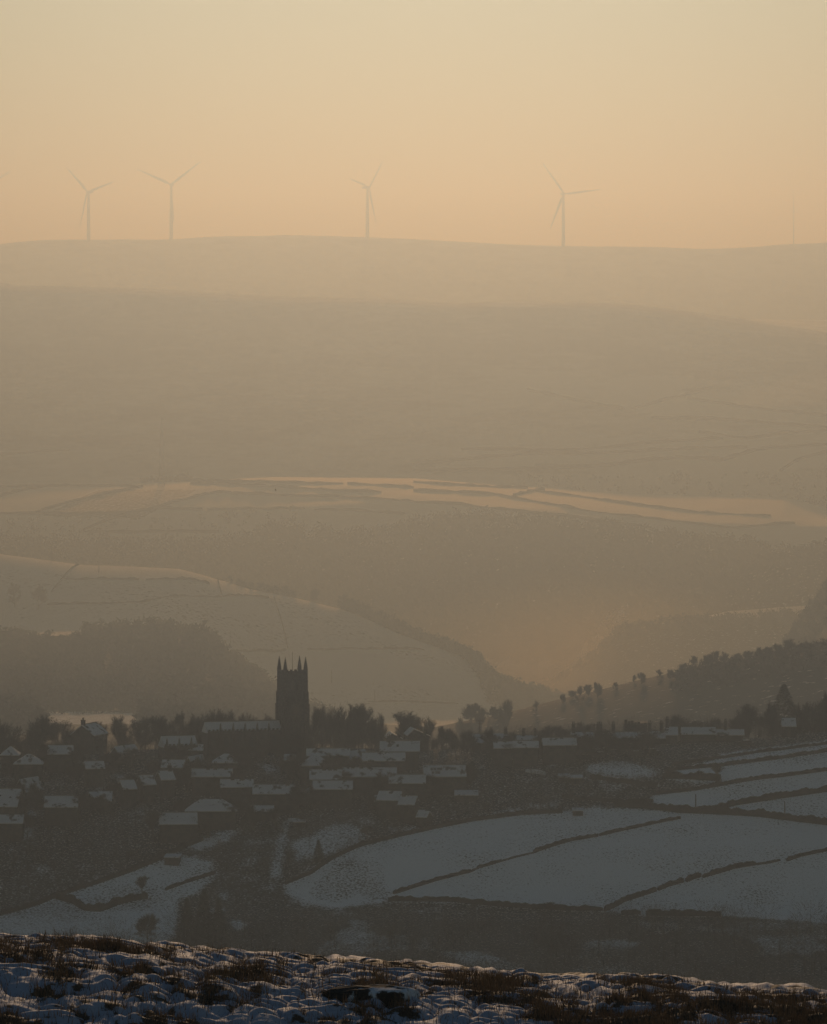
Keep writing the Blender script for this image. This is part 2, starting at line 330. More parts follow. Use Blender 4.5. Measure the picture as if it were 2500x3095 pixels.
def fore_z(x, y):
    px = 1250+F*x/y
    i = np.clip(np.searchsorted(fpx, px)-1, 0, len(fpx)-2); j = np.clip(np.searchsorted(fy, y)-1, 0, len(fy)-2)
    return FZ[j, i], fs[j, i]
rg = np.random.default_rng(5)
def blades(n, y0, y1, seed, dens_lo, hmin, hmax, x0=-6.5, x1=6.5):
    r = np.random.default_rng(seed)
    x = r.uniform(x0, x1, n); y = r.uniform(y0, y1, n); z, s = fore_z(x, y)
    k = r.random(n) < np.clip((dens_lo - s)*2.4, 0.03, 1); x, y, z = x[k], y[k], z[k]; n = len(x)
    a = r.uniform(0, 2*np.pi, n); L = r.uniform(hmin, hmax, n)*(1+.7*noise2(x*1.7, y*1.2, 9)); lean = r.uniform(.15, .8, n); wd = r.uniform(.003, .006, n)
    B = np.stack([x, y, z-.01], -1); side = np.stack([np.cos(a+1.57), np.sin(a+1.57), 0*a], -1)*wd[:,None]
    T = B + np.stack([np.cos(a)*lean*L, np.sin(a)*lean*L, L*np.sqrt(1-lean**2*.6)], -1)
    return np.stack([B-side, B+side, T], 1)
V = np.concatenate([blades(150000, 56, 65.5, 1, .62, .05, .11), blades(40000, 60.5, 64.8, 2, .6, .07, .15), blades(16000, 56, 66, 3, 1.3, .03, .08)])
go = bpy.data.objects.new('moor_grass', tri_mesh('moor_grass', V, m_grass)); C.objects.link(go); go['kind'] = 'stuff'
# flat rock ledge on the brow
x, y = (1120-1250)/F*61.6, 61.6
mb = MB(); rr = random.Random(3)
nn = 18
for ring, (sc_, zz) in enumerate([(1.0,-.12),(1.05,-.04),(1.0,.02),(.85,.05),(.4,.07)]):
    mb.v += [(math.cos(2*math.pi*k/nn)*.5*sc_*(1+.16*math.sin(k*2.1)), math.sin(2*math.pi*k/nn)*.3*sc_*(1+.1*math.cos(k*1.7)), zz+.02*rr.random()) for k in range(nn)]
for ring in range(4):
    for k in range(nn): mb.f.append((ring*nn+k, ring*nn+(k+1)%nn, (ring+1)*nn+(k+1)%nn, (ring+1)*nn+k))
mb.f.append(tuple(4*nn+k for k in range(nn)))
ro = mb.build('rock', mat('ledge_rock', (.03,.028,.025), col2=(.6,.65,.72), scale=3, lo=.52, hi=.6, bump=.03)); ro.location = (x, y, float(fore_z(np.array([x]), np.array([y]))[0][0])+.02)
tag(ro, 'flat dark rock half buried in snow on the brow of the near moor', 'rock')
# ------------------------------------------------------------------ walls and hedges along field edges
def path3(pts, y0, y1, step):
    P = [hit(px, py, y0, y1) for px, py in pts]; out = []
    for a, b in zip(P[:-1], P[1:]):
        n = max(1, int(math.hypot(b[0]-a[0], b[1]-a[1])/step))
        for k in range(n):
            t = k/n; x = a[0]*(1-t)+b[0]*t; y = a[1]*(1-t)+b[1]*t; out.append((x, y))
    out.append(P[-1][:2]); return out
def field_wall(pts, y0, y1, h, w, label, group, m, step=1.5, name='field_wall', cat='wall', rough=.15, seed=0):
    P = path3(pts, y0, y1, step); r = random.Random(seed+len(P)); mb = MB(); n = len(P); vs = []; fs_ = []
    hh = h
    for k, (x, y) in enumerate(P):
        a = P[max(k-1,0)]; b = P[min(k+1,n-1)]; dx, dy = b[0]-a[0], b[1]-a[1]; L = math.hypot(dx, dy)+1e-9; nx, ny = -dy/L, dx/L
        z = gxy(x, y); hh = .35*hh + .65*h*(1+rough*r.uniform(-1.3,.8)); t = hh
        if k in (0, n-1): t *= .75
        for s, zz in ((-w/2,-.8),(-w/2*.8,t*.7),(-w/2*.45,t),(w/2*.45,t*r.uniform(.94,1.02)),(w/2*.8,t*.7),(w/2,-.8)):
            j = r.uniform(-.06,.06)*w; vs.append((x+nx*(s+j), y+ny*(s+j), z+zz))
    for k in range(n-1):
        for q in range(5): fs_.append((k*6+q, (k+1)*6+q, (k+1)*6+q+1, k*6+q+1))
    fs_ += [tuple(range(6)), tuple(range((n-1)*6, n*6))[::-1]]
    mb.v, mb.f = vs, fs_; o = mb.build(name, m); tag(o, label, cat, group, 'thing'); return o
G1 = 'walls across the fields beside the village'
NW = [
 ([(1189,2702),(1251,2682),(1318,2661),(1422,2635)], 'dark ragged wall length in the middle of the big snowy field, lower end', 1.1),
 ([(1443,2624),(1478,2614),(1515,2603)], 'short broken wall stub between two longer lengths of the big snowy field', .9),
 ([(1614,2577),(1667,2558),(1730,2540),(1807,2527)], 'wall length climbing the big snowy field below the field shed', 1.1),
 ([(1812,2526),(1890,2508),(1963,2492),(2056,2474)], 'upper thin wall length running up to the lane wall in the snowy field', .9),
 ([(1422,2635),(1443,2624)], 'first low tumbled link in the big snowy field wall, below the short stub', .45),
 ([(1515,2603),(1560,2590),(1614,2577)], 'long low tumbled link in the big snowy field wall, above the short stub', .4),
 ([(1828,2754),(1885,2725),(1983,2692)], 'stout wall rising from the foot of the right-hand snowy field', 1.5),
 ([(1989,2691),(2020,2678),(2066,2665)], 'second stout wall length above the foot of the right-hand snowy field', 1.5),
 ([(2074,2665),(2095,2656),(2118,2649)], 'stubby wall length between two gaps in the right-hand snowy field', 1.4),
 ([(2124,2652),(2222,2623),(2284,2613)], 'long dark wall length in the middle of the right-hand snowy field', 1.4),
 ([(2286,2613),(2330,2607),(2357,2600)], 'low crumbling wall remnant in the right-hand snowy field', .6),
 ([(2378,2602),(2419,2588),(2500,2571),(2700,2545)], 'wall length running off the right edge of the lower snowy field', 1.1),
 ([(1173,2723),(1370,2725),(1552,2742),(1700,2750),(1823,2752)], 'long bottom wall of the big snowy field above the valley trees', 1.5),
 ([(1877,2764),(1937,2764)], 'short thick wall piece at the foot of the slope, left of a gap', 1.6),
 ([(1952,2767),(2080,2768),(2180,2769)], 'thick straight wall at the foot of the slope, right of a gap', 1.8),
 ([(1859,2438),(1963,2444),(2056,2456),(2170,2460),(2300,2468),(2500,2493),(2800,2525)], 'thick lane wall crossing the slope between upper and lower fields', 2.3),
 ([(2149,2452),(2222,2433),(2360,2412),(2500,2392),(2800,2350)], 'heavy curving wall between the two upper right fields', 1.9),
 ([(1975,2402),(2100,2388),(2179,2374),(2300,2354),(2500,2329),(2800,2290)], 'wall below the pair of bare field trees, running to the right edge', 1.2),
 ([(2008,2332),(2090,2323),(2179,2316),(2260,2305),(2390,2288),(2500,2272),(2800,2240)], 'second wall down from the crest on the right-hand upper fields', 1.2),
 ([(2030,2312),(2171,2293),(2300,2273),(2500,2249),(2800,2215)], 'topmost thin wall of the right-hand upper fields', .9),
 ([(2002,2352),(2080,2354),(2177,2360),(2178,2374)], 'tall corner wall of the enclosure beside the bare field trees', 2.0),
 ([(171,2716),(223,2731),(259,2752),(301,2755),(353,2735),(400,2722),(446,2715)], 'sagging dark hedge bank between the two lower left fields', 2.4),
 ([(0,2766),(171,2709),(300,2668),(404,2631),(498,2593),(560,2560),(612,2540)], 'long wall along the top of the lower left fields', 1.5),
 ([(500,2690),(560,2668),(650,2640)], 'short wall beside the track in the lower left field', .9),
 ([(862,2672),(940,2640),(1007,2594),(1090,2557),(1215,2526),(1318,2503),(1422,2482),(1578,2462),(1700,2456)], 'long curved wall between the village gardens and the big snowy field', 1.3),
 ([(1700,2410),(1860,2425),(1975,2424)], 'low garden wall above the lane wall at the village edge', 1.1),
 ([(1785,2352),(1830,2358),(1881,2366),(1990,2378)], 'snow-topped garden wall below the long terrace', 1.4),
]
for k, (p, l, h) in enumerate(NW): field_wall(p, 1205, 1420, h*.8, .7, l, G1, m_drystone, .65, seed=k, rough=.3)
for p, l in (([(1787,2347),(1830,2352),(1881,2361)], 'bright snow-capped garden wall below the ridge-top terrace, left length'), ([(1900,2364),(1950,2370),(1992,2378)], 'bright snow-capped garden wall below the ridge-top terrace, right length'),
             ([(870,2481),(905,2482)], 'short snow-capped wall at the top of the lane'), ([(1590,2333),(1625,2338),(1650,2341)], 'short snow-capped wall left of the two low outbuildings')):
    field_wall(p, 1205, 1420, .9, .8, l, 'snow-capped garden walls', m_fullsnow, 1.2, name='garden_wall', rough=.2)
G2 = 'walls on the snowy hill behind the church'
MW = [([(194,1751),(300,1750),(421,1753)], 'level wall length high on the snowy hill, left of a gap', 2.0), ([(441,1753),(520,1752),(583,1753),(634,1766)], 'level wall length high on the snowy hill, right of a gap', 2.2),
 ([(238,1708),(191,1747),(155,1790)], 'thin wall coming down from the left crest of the snowy hill', 1.3), ([(144,1828),(300,1825),(432,1820),(648,1805),(756,1801),(813,1808)], 'long wavering wall across the middle of the snowy hill', 1.6),
 ([(659,1754),(664,1775),(670,1797)], 'short thin wall joining the crest to the wavering wall', 1.2), ([(828,1807),(839,1841),(857,1900),(870,1960)], 'thin wall running straight down the snowy hill above the church tower', 1.3),
 ([(712,1966),(780,1965),(865,1964)], 'faint level wall left of the church tower on the snowy hill', 1.4), ([(930,1963),(958,1962),(1103,1962),(1285,1965)], 'faint broken wall right of the church tower on the snowy hill', 1.3),
 ([(1111,2122),(1204,2120),(1285,2124),(1385,2128)], 'lowest faint wall near the foot of the snowy hill', 1.3)]
for k, (p, l, h) in enumerate(MW): field_wall(p, 4410, 4790, h*1.2, 1.3, l, G2, m_drystone, 4, seed=k, rough=.6)
G3 = 'walls and hedges of the far hazy fields'
FW = [[(0,1470),(200,1470),(432,1472)],[(0,1502),(130,1474)],[(108,1549),(288,1499),(418,1474)],[(252,1603),(461,1538),(634,1492),(698,1488)],[(461,1538),(612,1540)],[(626,1540),(922,1538)],[(950,1541),(1110,1546),(1224,1553)],
 [(698,1492),(864,1500),(1008,1502),(1250,1517)],[(576,1463),(814,1472),(972,1481),(1152,1489)],[(535,1456),(648,1456),(828,1460),(1037,1463)],[(1051,1464),(1250,1474)],[(252,1607),(450,1608),(662,1609)],[(0,1553),(200,1554),(389,1554)],
 [(1250,1458),(1358,1466),(1595,1476)],[(1250,1484),(1502,1496),(1538,1503),(1754,1543),(1898,1561),(2222,1597),(2402,1582)],[(1595,1483),(1754,1502),(1934,1528),(2114,1550),(2330,1561)],[(1646,1480),(1552,1498)],[(1250,1519),(1394,1527),(1610,1553),(1754,1568),(1970,1597)]]
FL = ['level far wall left of the tall mast','short slanting far wall at the left edge of the fields','long slanting far wall below and left of the mast','slanting far wall ending at the barn below the mast','short level far wall at the foot of the slanting one','second level far wall, above the mid wood','third level far wall, right of a gap above the mid wood','far wall running right from the small barn','dark far hedge just right of the mast copse','uppermost far wall right of the mast copse','thin far wall near the middle of the crest','lowest level far wall on the left, above scattered trees','level far wall at the left edge by the farm buildings',
 'thin far wall just under the sunlit crest','long far wall winding down to the right hedge tree','straight far wall falling through the pale right pasture','tiny far wall dropping from the crest','far wall skirting the right end of the mid wood']
for k, (p, l) in enumerate(zip(FW, FL)): field_wall(p, 6910, 7530, 3.4, 2.2, l, G3, m_drystone, 10, seed=k, rough=.5)
HW = [[(1250,1424),(1682,1417),(1826,1409),(1970,1391),(2042,1388)],[(1250,1406),(1394,1391),(1610,1373),(1898,1368),(2258,1352)],[(1394,1359),(1682,1363),(1898,1348),(2186,1327)],[(1595,1179),(1754,1215),(1884,1237)],[(1912,1237),(2078,1194),(2150,1172)],
 [(2078,1204),(2258,1233),(2500,1258)],[(1970,1266),(2186,1271),(2500,1294)],[(2114,1309),(2258,1327),(2366,1312),(2500,1302)],[(2042,1384),(2186,1392),(2294,1359),(2500,1345)],[(2359,1424),(2416,1388),(2500,1366)],[(0,1376),(130,1366),(210,1362)]]
HL = ['lowest hedge line under the far moor slope','second hedge line up under the far moor slope','third hedge line up under the far moor slope','hedge slanting down to the right high on the moor slope','hedge slanting up to the right high on the moor slope','thin hedge under the pale high pasture at the right','level hedge above the bright right-hand strip','V-shaped hedge around the bright right-hand strip','bent hedge below the bright right-hand strip','short rising hedge at the far right edge','faint hedge at the left edge under the moor']
for k, (p, l) in enumerate(zip(HW, HL)): field_wall(p, 7700, 8350, 4.5, 4, l, 'hedges on the moor slope', m_turf, 15, seed=k, rough=.5, name='hedge', cat='hedge')
# ------------------------------------------------------------------ trees
def tree_meshes(seed, h=10.0, spread=.42, upright=.5, nlimb=7, fine=3, tw=.022, first=.22):
    r = random.Random(seed); tr = MB(); cr = []
    def rv(d, ang):
        a = r.uniform(0, 2*math.pi); t = np.array((0,0,1.0)) if abs(d[2]) < .95 else np.array((1.0,0,0))
        u = np.cross(d, t); u /= np.linalg.norm(u); v = np.cross(d, u)
        q = d*math.cos(ang) + (u*math.cos(a)+v*math.sin(a))*math.sin(ang); return q/np.linalg.norm(q)
    def env(p):                                         # stay inside a rounded crown
        return (p[0]**2+p[1]**2)/(spread*h*1.05)**2 + (p[2]-.58*h)**2/(.45*h)**2 < 1.0
    def twig(p, d, L, lev):
        n = 5 if lev else 6
        for _ in range(n):
            q = rv(d, r.uniform(.3, .85)); q[2] += .18; q /= np.linalg.norm(q); l = L*r.uniform(.5, 1)
            s = p + d*L*0.0; e = s + q*l
            if not env(e): l *= .45; e = s + q*l
            perp = np.cross(q, (r.uniform(-1,1), r.uniform(-1,1), r.uniform(-1,1))); perp /= np.linalg.norm(perp)+1e-9
            wd = tw*(1.6 if lev else 1)
            cr.append((s-perp*wd, s+perp*wd, e)); perp2 = np.cross(q, perp); cr.append((s-perp2*wd, s+perp2*wd, e))
            if lev: twig(s + q*l*.5, q, L*.75, lev-1); twig(e, q, L*.7, lev-1)
    top = h*.62; tr.tube((0,0,-.6), (0,0,h*first), .028*h, .021*h, 6); p0 = np.array((0,0,h*first)); lean = np.array((r.uniform(-.05,.05), r.uniform(-.05,.05), 1.0)); lean /= np.linalg.norm(lean)
    p1 = p0 + lean*h*.38; tr.tube(p0, p1, .021*h, .009*h, 5)
    for k in range(nlimb):
        t = (k+.3)/nlimb; s = p0 + lean*h*.40*t; ang = r.uniform(.3, 1.2)*(1-.45*t)*(1.3-upright*.6)
        d = rv(lean, ang); L = h*r.uniform(.26,.36)*(1-.25*t)
        e = s + d*L; tr.tube(s, e, .012*h, .006*h, 4)
        for j in range(4):
            s2 = s + d*L*(.35+.2*j); d2 = rv(d, r.uniform(.25,.75)); d2[2] += .25; d2 /= np.linalg.norm(d2); L2 = h*r.uniform(.15,.24)
            e2 = s2 + d2*L2; tr.tube(s2, e2, .006*h, .0028*h, 3)
            for q in range(3): twig(s2 + d2*L2*(.35+.32*q), d2, h*.15, fine-1)
    me_t = tr.mesh('trunk', m_bark); me_c = tri_mesh('crown', np.array(cr), m_twig); return me_t, me_c
def conifer_meshes(seed, h=10.0, rad=.24):
    r = random.Random(seed); tr = MB(); tr.tube((0,0,-.6), (0,0,h*.97), .02*h, .004*h, 6); cr = []
    for k in range(1400):
        t = r.random()**.8; z = h*(.08+.92*t); R_ = rad*h*(1-t)**.85*r.uniform(.5,1.08); a = r.uniform(0, 6.283)
        p = np.array((R_*math.cos(a), R_*math.sin(a), z - .12*R_)); s = h*.035*(1.2-t*.6)
        d = np.array((math.cos(a), math.sin(a), -.3)); q = np.array((-math.sin(a), math.cos(a), r.uniform(-.4,.4)))
        cr.append((p-q*s*.7, p+q*s*.7, p+d*s*2.0))
    return tr.mesh('trunk', m_bark), tri_mesh('crown', np.array(cr), m_needle)
KINDS = {
 'round': [tree_meshes(s, 10, .46, .3, 11, 2, tw=.02, first=.12) for s in (1, 2, 3)],
 'dense': [tree_meshes(s, 10, .50, .2, 14, 2, tw=.026, first=.06) for s in (11, 12)],
 'vase': [tree_meshes(s, 10, .36, 1.0, 7, 2, tw=.014, first=.25) for s in (21,)],
 'far': [tree_meshes(s, 10, .48, .2, 9, 2, tw=.03, first=.08) for s in (31, 32, 33)],
 'conifer': [conifer_meshes(s) for s in (41, 42)],
 'spruce': [conifer_meshes(43, rad=.34)]}
tn = 0
BB = {}
for lst in KINDS.values():
    for mt_, mc_ in lst:
        co = np.empty(len(mc_.vertices)*3, np.float32); mc_.vertices.foreach_get('co', co); co = co.reshape(-1,3)
        BB[mc_.name] = (float(np.percentile(np.hypot(co[:,0],co[:,1]), 97))*2, float(co[:,2].max()))
def tree(kind, px, base, top, wpx, y0, y1, label, group, Y=None, name=None, cat='tree'):
    global tn
    tn += 1
    if Y: Y = float(DM(Y))
    if Y: x, yy, z = (px-1250)/F*Y, Y, ground(px, Y)
    else: x, yy, z = hit(px, base, y0, y1)
    hgt = (YH-top)/F*yy - z
    if hgt < 2: hgt = 2
    if kind in ('far', 'dense', 'round') and Y: z -= .2*hgt; hgt *= 1.2      # the trunk foot stands in undergrowth and a bank
    ms = KINDS[kind]; mt, mc = ms[tn % len(ms)]; 
    bw = BB[mc.name]
    e = empty(name or ('conifer' if kind in ('conifer','spruce') else 'bare_tree'), (x, yy, z), tn*1.7)
    sx = wpx/F*yy/bw[0]*(1.0 if kind in ('conifer','spruce','far') else 1.3)
    e.scale = (sx, sx, hgt/bw[1])
    for nme, me in (('trunk', mt), ('crown', mc)):
        o = bpy.data.objects.new(nme, me); C.objects.link(o); o.parent = e
    tag(e, label, cat, group); return e
ORD = ['first','second','third','fourth','fifth','sixth','seventh','eighth','ninth','tenth','eleventh','twelfth','thirteenth','fourteenth','fifteenth','sixteenth','seventeenth','eighteenth','nineteenth','twentieth','twenty-first','twenty-second','twenty-third','twenty-fourth','twenty-fifth','twenty-sixth','twenty-seventh','twenty-eighth','twenty-ninth','thirtieth']
def row(lst, fmt, group, Y, dY):
    for i, (kind, px, top, w) in enumerate(sorted(lst, key=lambda q: q[1])):
        tree(kind, px, None, top - (9 if Y == 2240 else 0), w, 0, 0, fmt.format(ORD[i]), group, Y=Y+((i*7)%5-2)*dY)
row([('dense',12,2166,105),('dense',118,2150,120),('round',185,2172,95),('round',300,2176,60),('round',362,2150,62),('round',425,2160,75),('round',478,2157,80),('vase',542,2143,42)],
    'bare tree on the skyline left of the church, {} from the left', 'skyline trees left of the church', Y=1399, dY=2.5)
row([('dense',585,2152,70),('dense',640,2134,85),('dense',700,2141,80),('dense',752,2146,70),('dense',802,2153,55)],
    'dark bushy tree behind the church nave, {} from the left', 'trees behind the church nave', Y=1399, dY=2.5)
row([('round',952,2127,52),('round',985,2126,62),('round',1040,2117,76),('round',1096,2119,80),('dense',1012,2150,70),('dense',1068,2155,80),('round',1140,2148,52),('dense',1120,2170,60)],
    'lacy bare tree just right of the church tower, {} from the left', 'trees right of the church tower', Y=1399, dY=2.5)
row([('round',1228,2143,88),('round',1292,2161,56),('dense',1240,2172,80),('round',1333,2190,34),('dense',1365,2196,60)],
    'bare tree above the two warm-lit roofs, {} from the left', 'trees above the warm-lit roofs', Y=1399, dY=2.5)
row([('round',1672,2186,80),('round',1760,2178,92),('dense',1700,2200,60),('dense',2058,2153,72),('round',2108,2172,50),('dense',2156,2163,56),('round',2223,2165,50),('round',2264,2121,84)],
    'dark tree behind the ridge-top terraces, {} from the left', 'trees behind the ridge-top terraces', Y=1399, dY=2.5)
row([('spruce',2370,2066,120),('dense',2325,2112,70),('dense',2417,2120,74),('dense',2486,2084,100),('dense',2452,2112,60),('dense',2540,2080,90)],
    'big dark tree at the right edge of the village, {} from the left', 'big trees at the right edge of the village', Y=1399, dY=3)
row([('far',1393,2162,40),('far',1424,2122,62),('far',1455,2127,56),('far',1486,2132,50),('far',1531,2107,48),('far',1410,2180,60)],
    'rust-brown tree at the foot of the right-hand hill, {} from the left', 'trees at the foot of the right-hand hill', Y=2225, dY=15)
row([('far',1621,2125,22),('far',1700,2104,24),('far',1732,2094,28),('far',1752,2079,32),('far',1780,2074,34),('far',1806,2068,32),('far',1860,2069,22),('far',1919,2046,13),('far',1938,2039,28),('far',1993,2030,26),('far',2026,2029,26),('far',2062,2013,28),('far',2100,1988,38),('far',2131,1985,34),('far',2160,1973,42),('far',2190,1975,34),('far',2227,1980,38),('far',2264,1973,34),('far',2293,1962,38),('far',2325,1960,42),('far',2353,1951,38),('far',2382,1937,60),('far',2420,1956,34),('far',2447,1950,34),('far',2487,1947,44)],
    'hazy tree on the ridge of the right-hand hill, {} from the left', 'trees along the ridge of the right-hand hill', Y=2240, dY=4)
tree('vase', 2165, 2362, 2303, 44, 1205, 1420, 'taller vase-shaped bare tree by the upper right corner wall', 'bare field trees')
tree('vase', 2116, 2358, 2326, 30, 1205, 1420, 'smaller bare tree left of the vase-shaped one at the corner wall', 'bare field trees')
tree('vase', 430, 2714, 2640, 40, 1205, 1420, 'lone upright bare tree at the end of the left hedge bank', 'bare field trees')
tree('round', 1110, 2535, 2492, 36, 1205, 1420, 'small bare garden tree on the snowy plot above the big field', 'bare field trees')
tree('round', 1660, 2755, 2725, 40, 1205, 1420, 'low bare thorn bush on the bottom wall of the big field', 'bare field trees')
tree('far', 45, 1835, 1758, 48, 4410, 4780, 'left one of two faint trees on the snowy hill at the left edge', 'faint trees on the snowy hill')
tree('far', 115, 1842, 1765, 50, 4410, 4780, 'right one of two faint trees on the snowy hill at the left edge', 'faint trees on the snowy hill')
tree('far', 954, 0, 1776, 30, 0, 0, 'small lone tree peeping over the crest of the snowy hill', None, Y=4770)
tree('conifer', 963, 2604, 2538, 40, 1205, 1420, 'small pointed conifer beside the snowy gardens at the village foot', 'conifers')
tree('conifer', 617, 2850, 2686, 75, 1150, 1420, 'tallest dark conifer above the near moor, beside the lower left field', 'conifers')
tree('conifer', 565, 2850, 2712, 66, 1150, 1420, 'dark conifer leaning on the left of the tallest one', 'conifers')
tree('conifer', 660, 2850, 2716, 66, 1150, 1420, 'dark conifer on the right of the tallest one', 'conifers')
tree('dense', 446, 2840, 2755, 56, 1150, 1420, 'lone dark bushy tree at the lower edge of the left field', 'conifers')
# clumps: woods nobody could count
def wood(name, n, px0, px1, y0, y1, h, m, seed, poly=None, tris=40, pred=None, rs=.33, thin=False, lo=.0, tw=.03):
    r = np.random.default_rng(seed); T = []; y0, y1 = float(DM(y0)), float(DM(y1))
    px = r.uniform(px0, px1, n*4); Y = r.uniform(y0, y1, n*4)
    gz = groundv(px, Y); py = YH - gz*F/Y
    k = np.ones(len(px), bool)
    if poly is not None: k &= inpoly(px, py, poly)
    if pred is not None: k &= pred(px, py, Y)
    idx = np.nonzero(k)[0][:n]
    for i in idx:
        x = (px[i]-1250)/F*Y[i]; hh = h*r.uniform(.55,1.1)*(.7+.6*float(noise2(np.array([x/60]), np.array([Y[i]/60]), 4)[0])); rr_ = rs*hh*r.uniform(.8,1.3)
        d = r.normal(size=(tris,3)); d /= np.linalg.norm(d, axis=1)[:,None]; rad = r.random(tris)**(.45)
        c = d*rad[:,None]*np.array([rr_, rr_, hh*.44]) + np.array([x, Y[i], gz[i]+hh*(.5-lo)])
        if thin:
            q = d.copy(); q[:,2] = np.abs(q[:,2])*.8+.5; q /= np.linalg.norm(q, axis=1)[:,None]; L = hh*.17*r.uniform(.6,1.3,tris)[:,None]
            pp = np.cross(q, r.normal(size=(tris,3))); pp /= np.linalg.norm(pp, axis=1)[:,None]; T.append(np.stack([c-pp*tw, c+pp*tw, c+q*L], 1))
        else:
            s = hh*.10; T.append(c[:,None,:] + r.normal(size=(tris,3,3))*s)
        # stems
        st = np.array([[[x-.15,Y[i],gz[i]-1],[x+.15,Y[i],gz[i]-1],[x,Y[i],gz[i]+hh*.7]]]); T.append(st)
    if not T: return
    V = np.concatenate(T); o = bpy.data.objects.new(name, tri_mesh(name, V, m)); C.objects.link(o); o['kind'] = 'stuff'; return o
wood('hillside_wood', 3600, -300, 1100, 2500, 4390, 14, m_twig, 1, [(-400,1922),(0,1925),(60,1935),(223,1938),(259,1918),(500,1912),(575,1925),(660,1965),(752,2028),(835,2085),(900,2140),(1000,2200),(1000,2300),(-400,2300)], 55,
     pred=lambda px, py, Y: ~((px > 120) & (px < 430) & (py > 2160) & (Y < DM(3400.0))))
wood('flank_wood', 700, 1150, 1850, 4430, 4790, 13, m_twig, 16, [(1180,1890),(1330,1960),(1420,2005),(1450,2060),(1480,2130),(1700,2240),(1850,2240),(1750,2150),(1541,2070),(1483,2030),(1300,1930)], 55)
wood('hilltop_wood', 620, 1030, 1760, 4745, 4890, 13.5, m_twig, 2, None, 60)
wood('hilltop_thicket', 120, 690, 895, 4755, 4860, 12, m_twig, 3, None, 50)
wood('valley_wood', 4400, -300, 2600, 6430, 6890, 21, m_twig, 4, [(-300,1655),(0,1655),(400,1662),(640,1642),(900,1610),(1130,1625),(1250,1594),(1512,1574),(1700,1588),(1915,1618),(2088,1638),(2500,1678),(2600,1690),(2600,1900),(-300,1900)], 34)
wood('spur_wood', 900, 1780, 2900, 6030, 6230, 12, m_twig, 5, None, 34)
wood('lower_spur_wood', 700, 1640, 2900, 5300, 5410, 11, m_twig, 6, None, 34)
wood('bank_wood', 500, 1830, 2800, 5700, 5900, 9, m_twig, 7, None, 30)
wood('corner_wood', 700, 2230, 2900, 3740, 4110, 10, m_twig, 8, None, 60)
wood('field_edge_trees', 150, -100, 900, 6910, 7060, 11, m_twig, 9, None, 30)
wood('moor_foot_trees', 420, 1550, 2700, 7560, 7710, 12, m_twig, 10, None, 28)
wood('mast_copse', 90, 425, 580, 7490, 7520, 9, m_twig, 11, None, 30)
wood('hill_scrub', 420, 2040, 3000, 2080, 2240, 5.0, m_twig, 12, None, 60, rs=.5, tw=.05, pred=lambda px, py, Y: py < RHILL(px)+70)
wood('ridge_thicket', 170, 2040, 2900, 2234, 2275, 3.6, m_twig, 15, None, 60, rs=.5, thin=True, tw=.03)
lim = lambda px, py, Y: SN[np.clip(np.searchsorted(GY, Y), 0, len(GY)-1), np.clip(np.searchsorted(GP, px), 0, len(GP)-1)] < .43
wood('valley_scrub', 620, -300, 2800, 1020, 1246, 8.5, m_twig, 13, None, 200, pred=lim, rs=.45, thin=True, tw=.035)
wood('garden_shrubs', 1500, -200, 1990, 1285, 1384, 3.2, m_twig, 14, None, 70, pred=lambda a,b,c: lim(a,b,c), rs=.5, thin=True, tw=.035)
wood('crest_shrubs', 620, -250, 2700, 1386, 1404, 5.5, m_twig, 17, None, 90, rs=.5, thin=True, tw=.03)
# ------------------------------------------------------------------ the church
Yc = 1382.0; S0 = F/Yc
cx = (884-1250)/F*Yc; gz_ = ground(884, Yc); TH = R(18)
ch = empty('church', (cx, Yc, gz_), TH)
tag(ch, 'dark stone church with a square tower topped by four crocketed pinnacles', 'church')
zt = lambda py: (YH-py)/F*Yc - gz_
hs = 3.1
mb = MB(); zp = zt(2036)
mb.box(-hs, hs, -hs, hs, -3, zp)
mb.box(-hs-.12, hs+.12, -hs-.12, hs+.12, zt(2048), zt(2045)); mb.box(-hs-.10, hs+.10, -hs-.10, hs+.10, zt(2089), zt(2086)); mb.box(-hs-.14, hs+.14, -hs-.14, hs+.14, zt(2124), zt(2121))
tw = mb.build('tower', m_dstone, ch)
mb = MB()
for sx in (-1, 1):
    for sy in (-1, 1):
        for (o_, w_, z1) in ((.05,.9,zt(2052)), (.28,.95,zt(2090)), (.5,1.0,zt(2126))):
            x0 = sx*(hs-w_) ; x1 = sx*(hs+o_); y0 = sy*(hs-.02); y1 = sy*(hs+o_)
            mb.box(min(x0,sx*hs), max(x0,sx*hs), min(y0,y1), max(y0,y1), -2.9+o_, z1); mb.box(min(sx*(hs-.02),x1), max(sx*(hs-.02),x1), min(sy*(hs-w_),sy*(hs+.01)), max(sy*(hs-w_),sy*(hs+.01)), -2.8+o_, z1-.02)
mb.build('buttress', m_dstone, tw)
mb = MB()
for k in range(4):
    a = k*math.pi/2; ca, sa = round(math.cos(a)), round(math.sin(a))
    def tb(u0, u1, z0, z1, d0=hs-.28, d1=hs+.04):
        pts = [(u0,-d1),(u1,-d0)]; xs = [p[0]*ca - p[1]*sa for p in pts]; ys = [p[0]*sa + p[1]*ca for p in pts]
        mb.box(min(xs), max(xs), min(ys), max(ys), z0, z1)
    tb(-hs+.02, hs-.35, zp+.003, zp+.35)
    for u in (-1.75, -.6, .55, 1.7): tb(u-.32, u+.32, zp+.34, zp+.85)
mb.build('parapet', m_dstone, ch)
pi = hs-.42
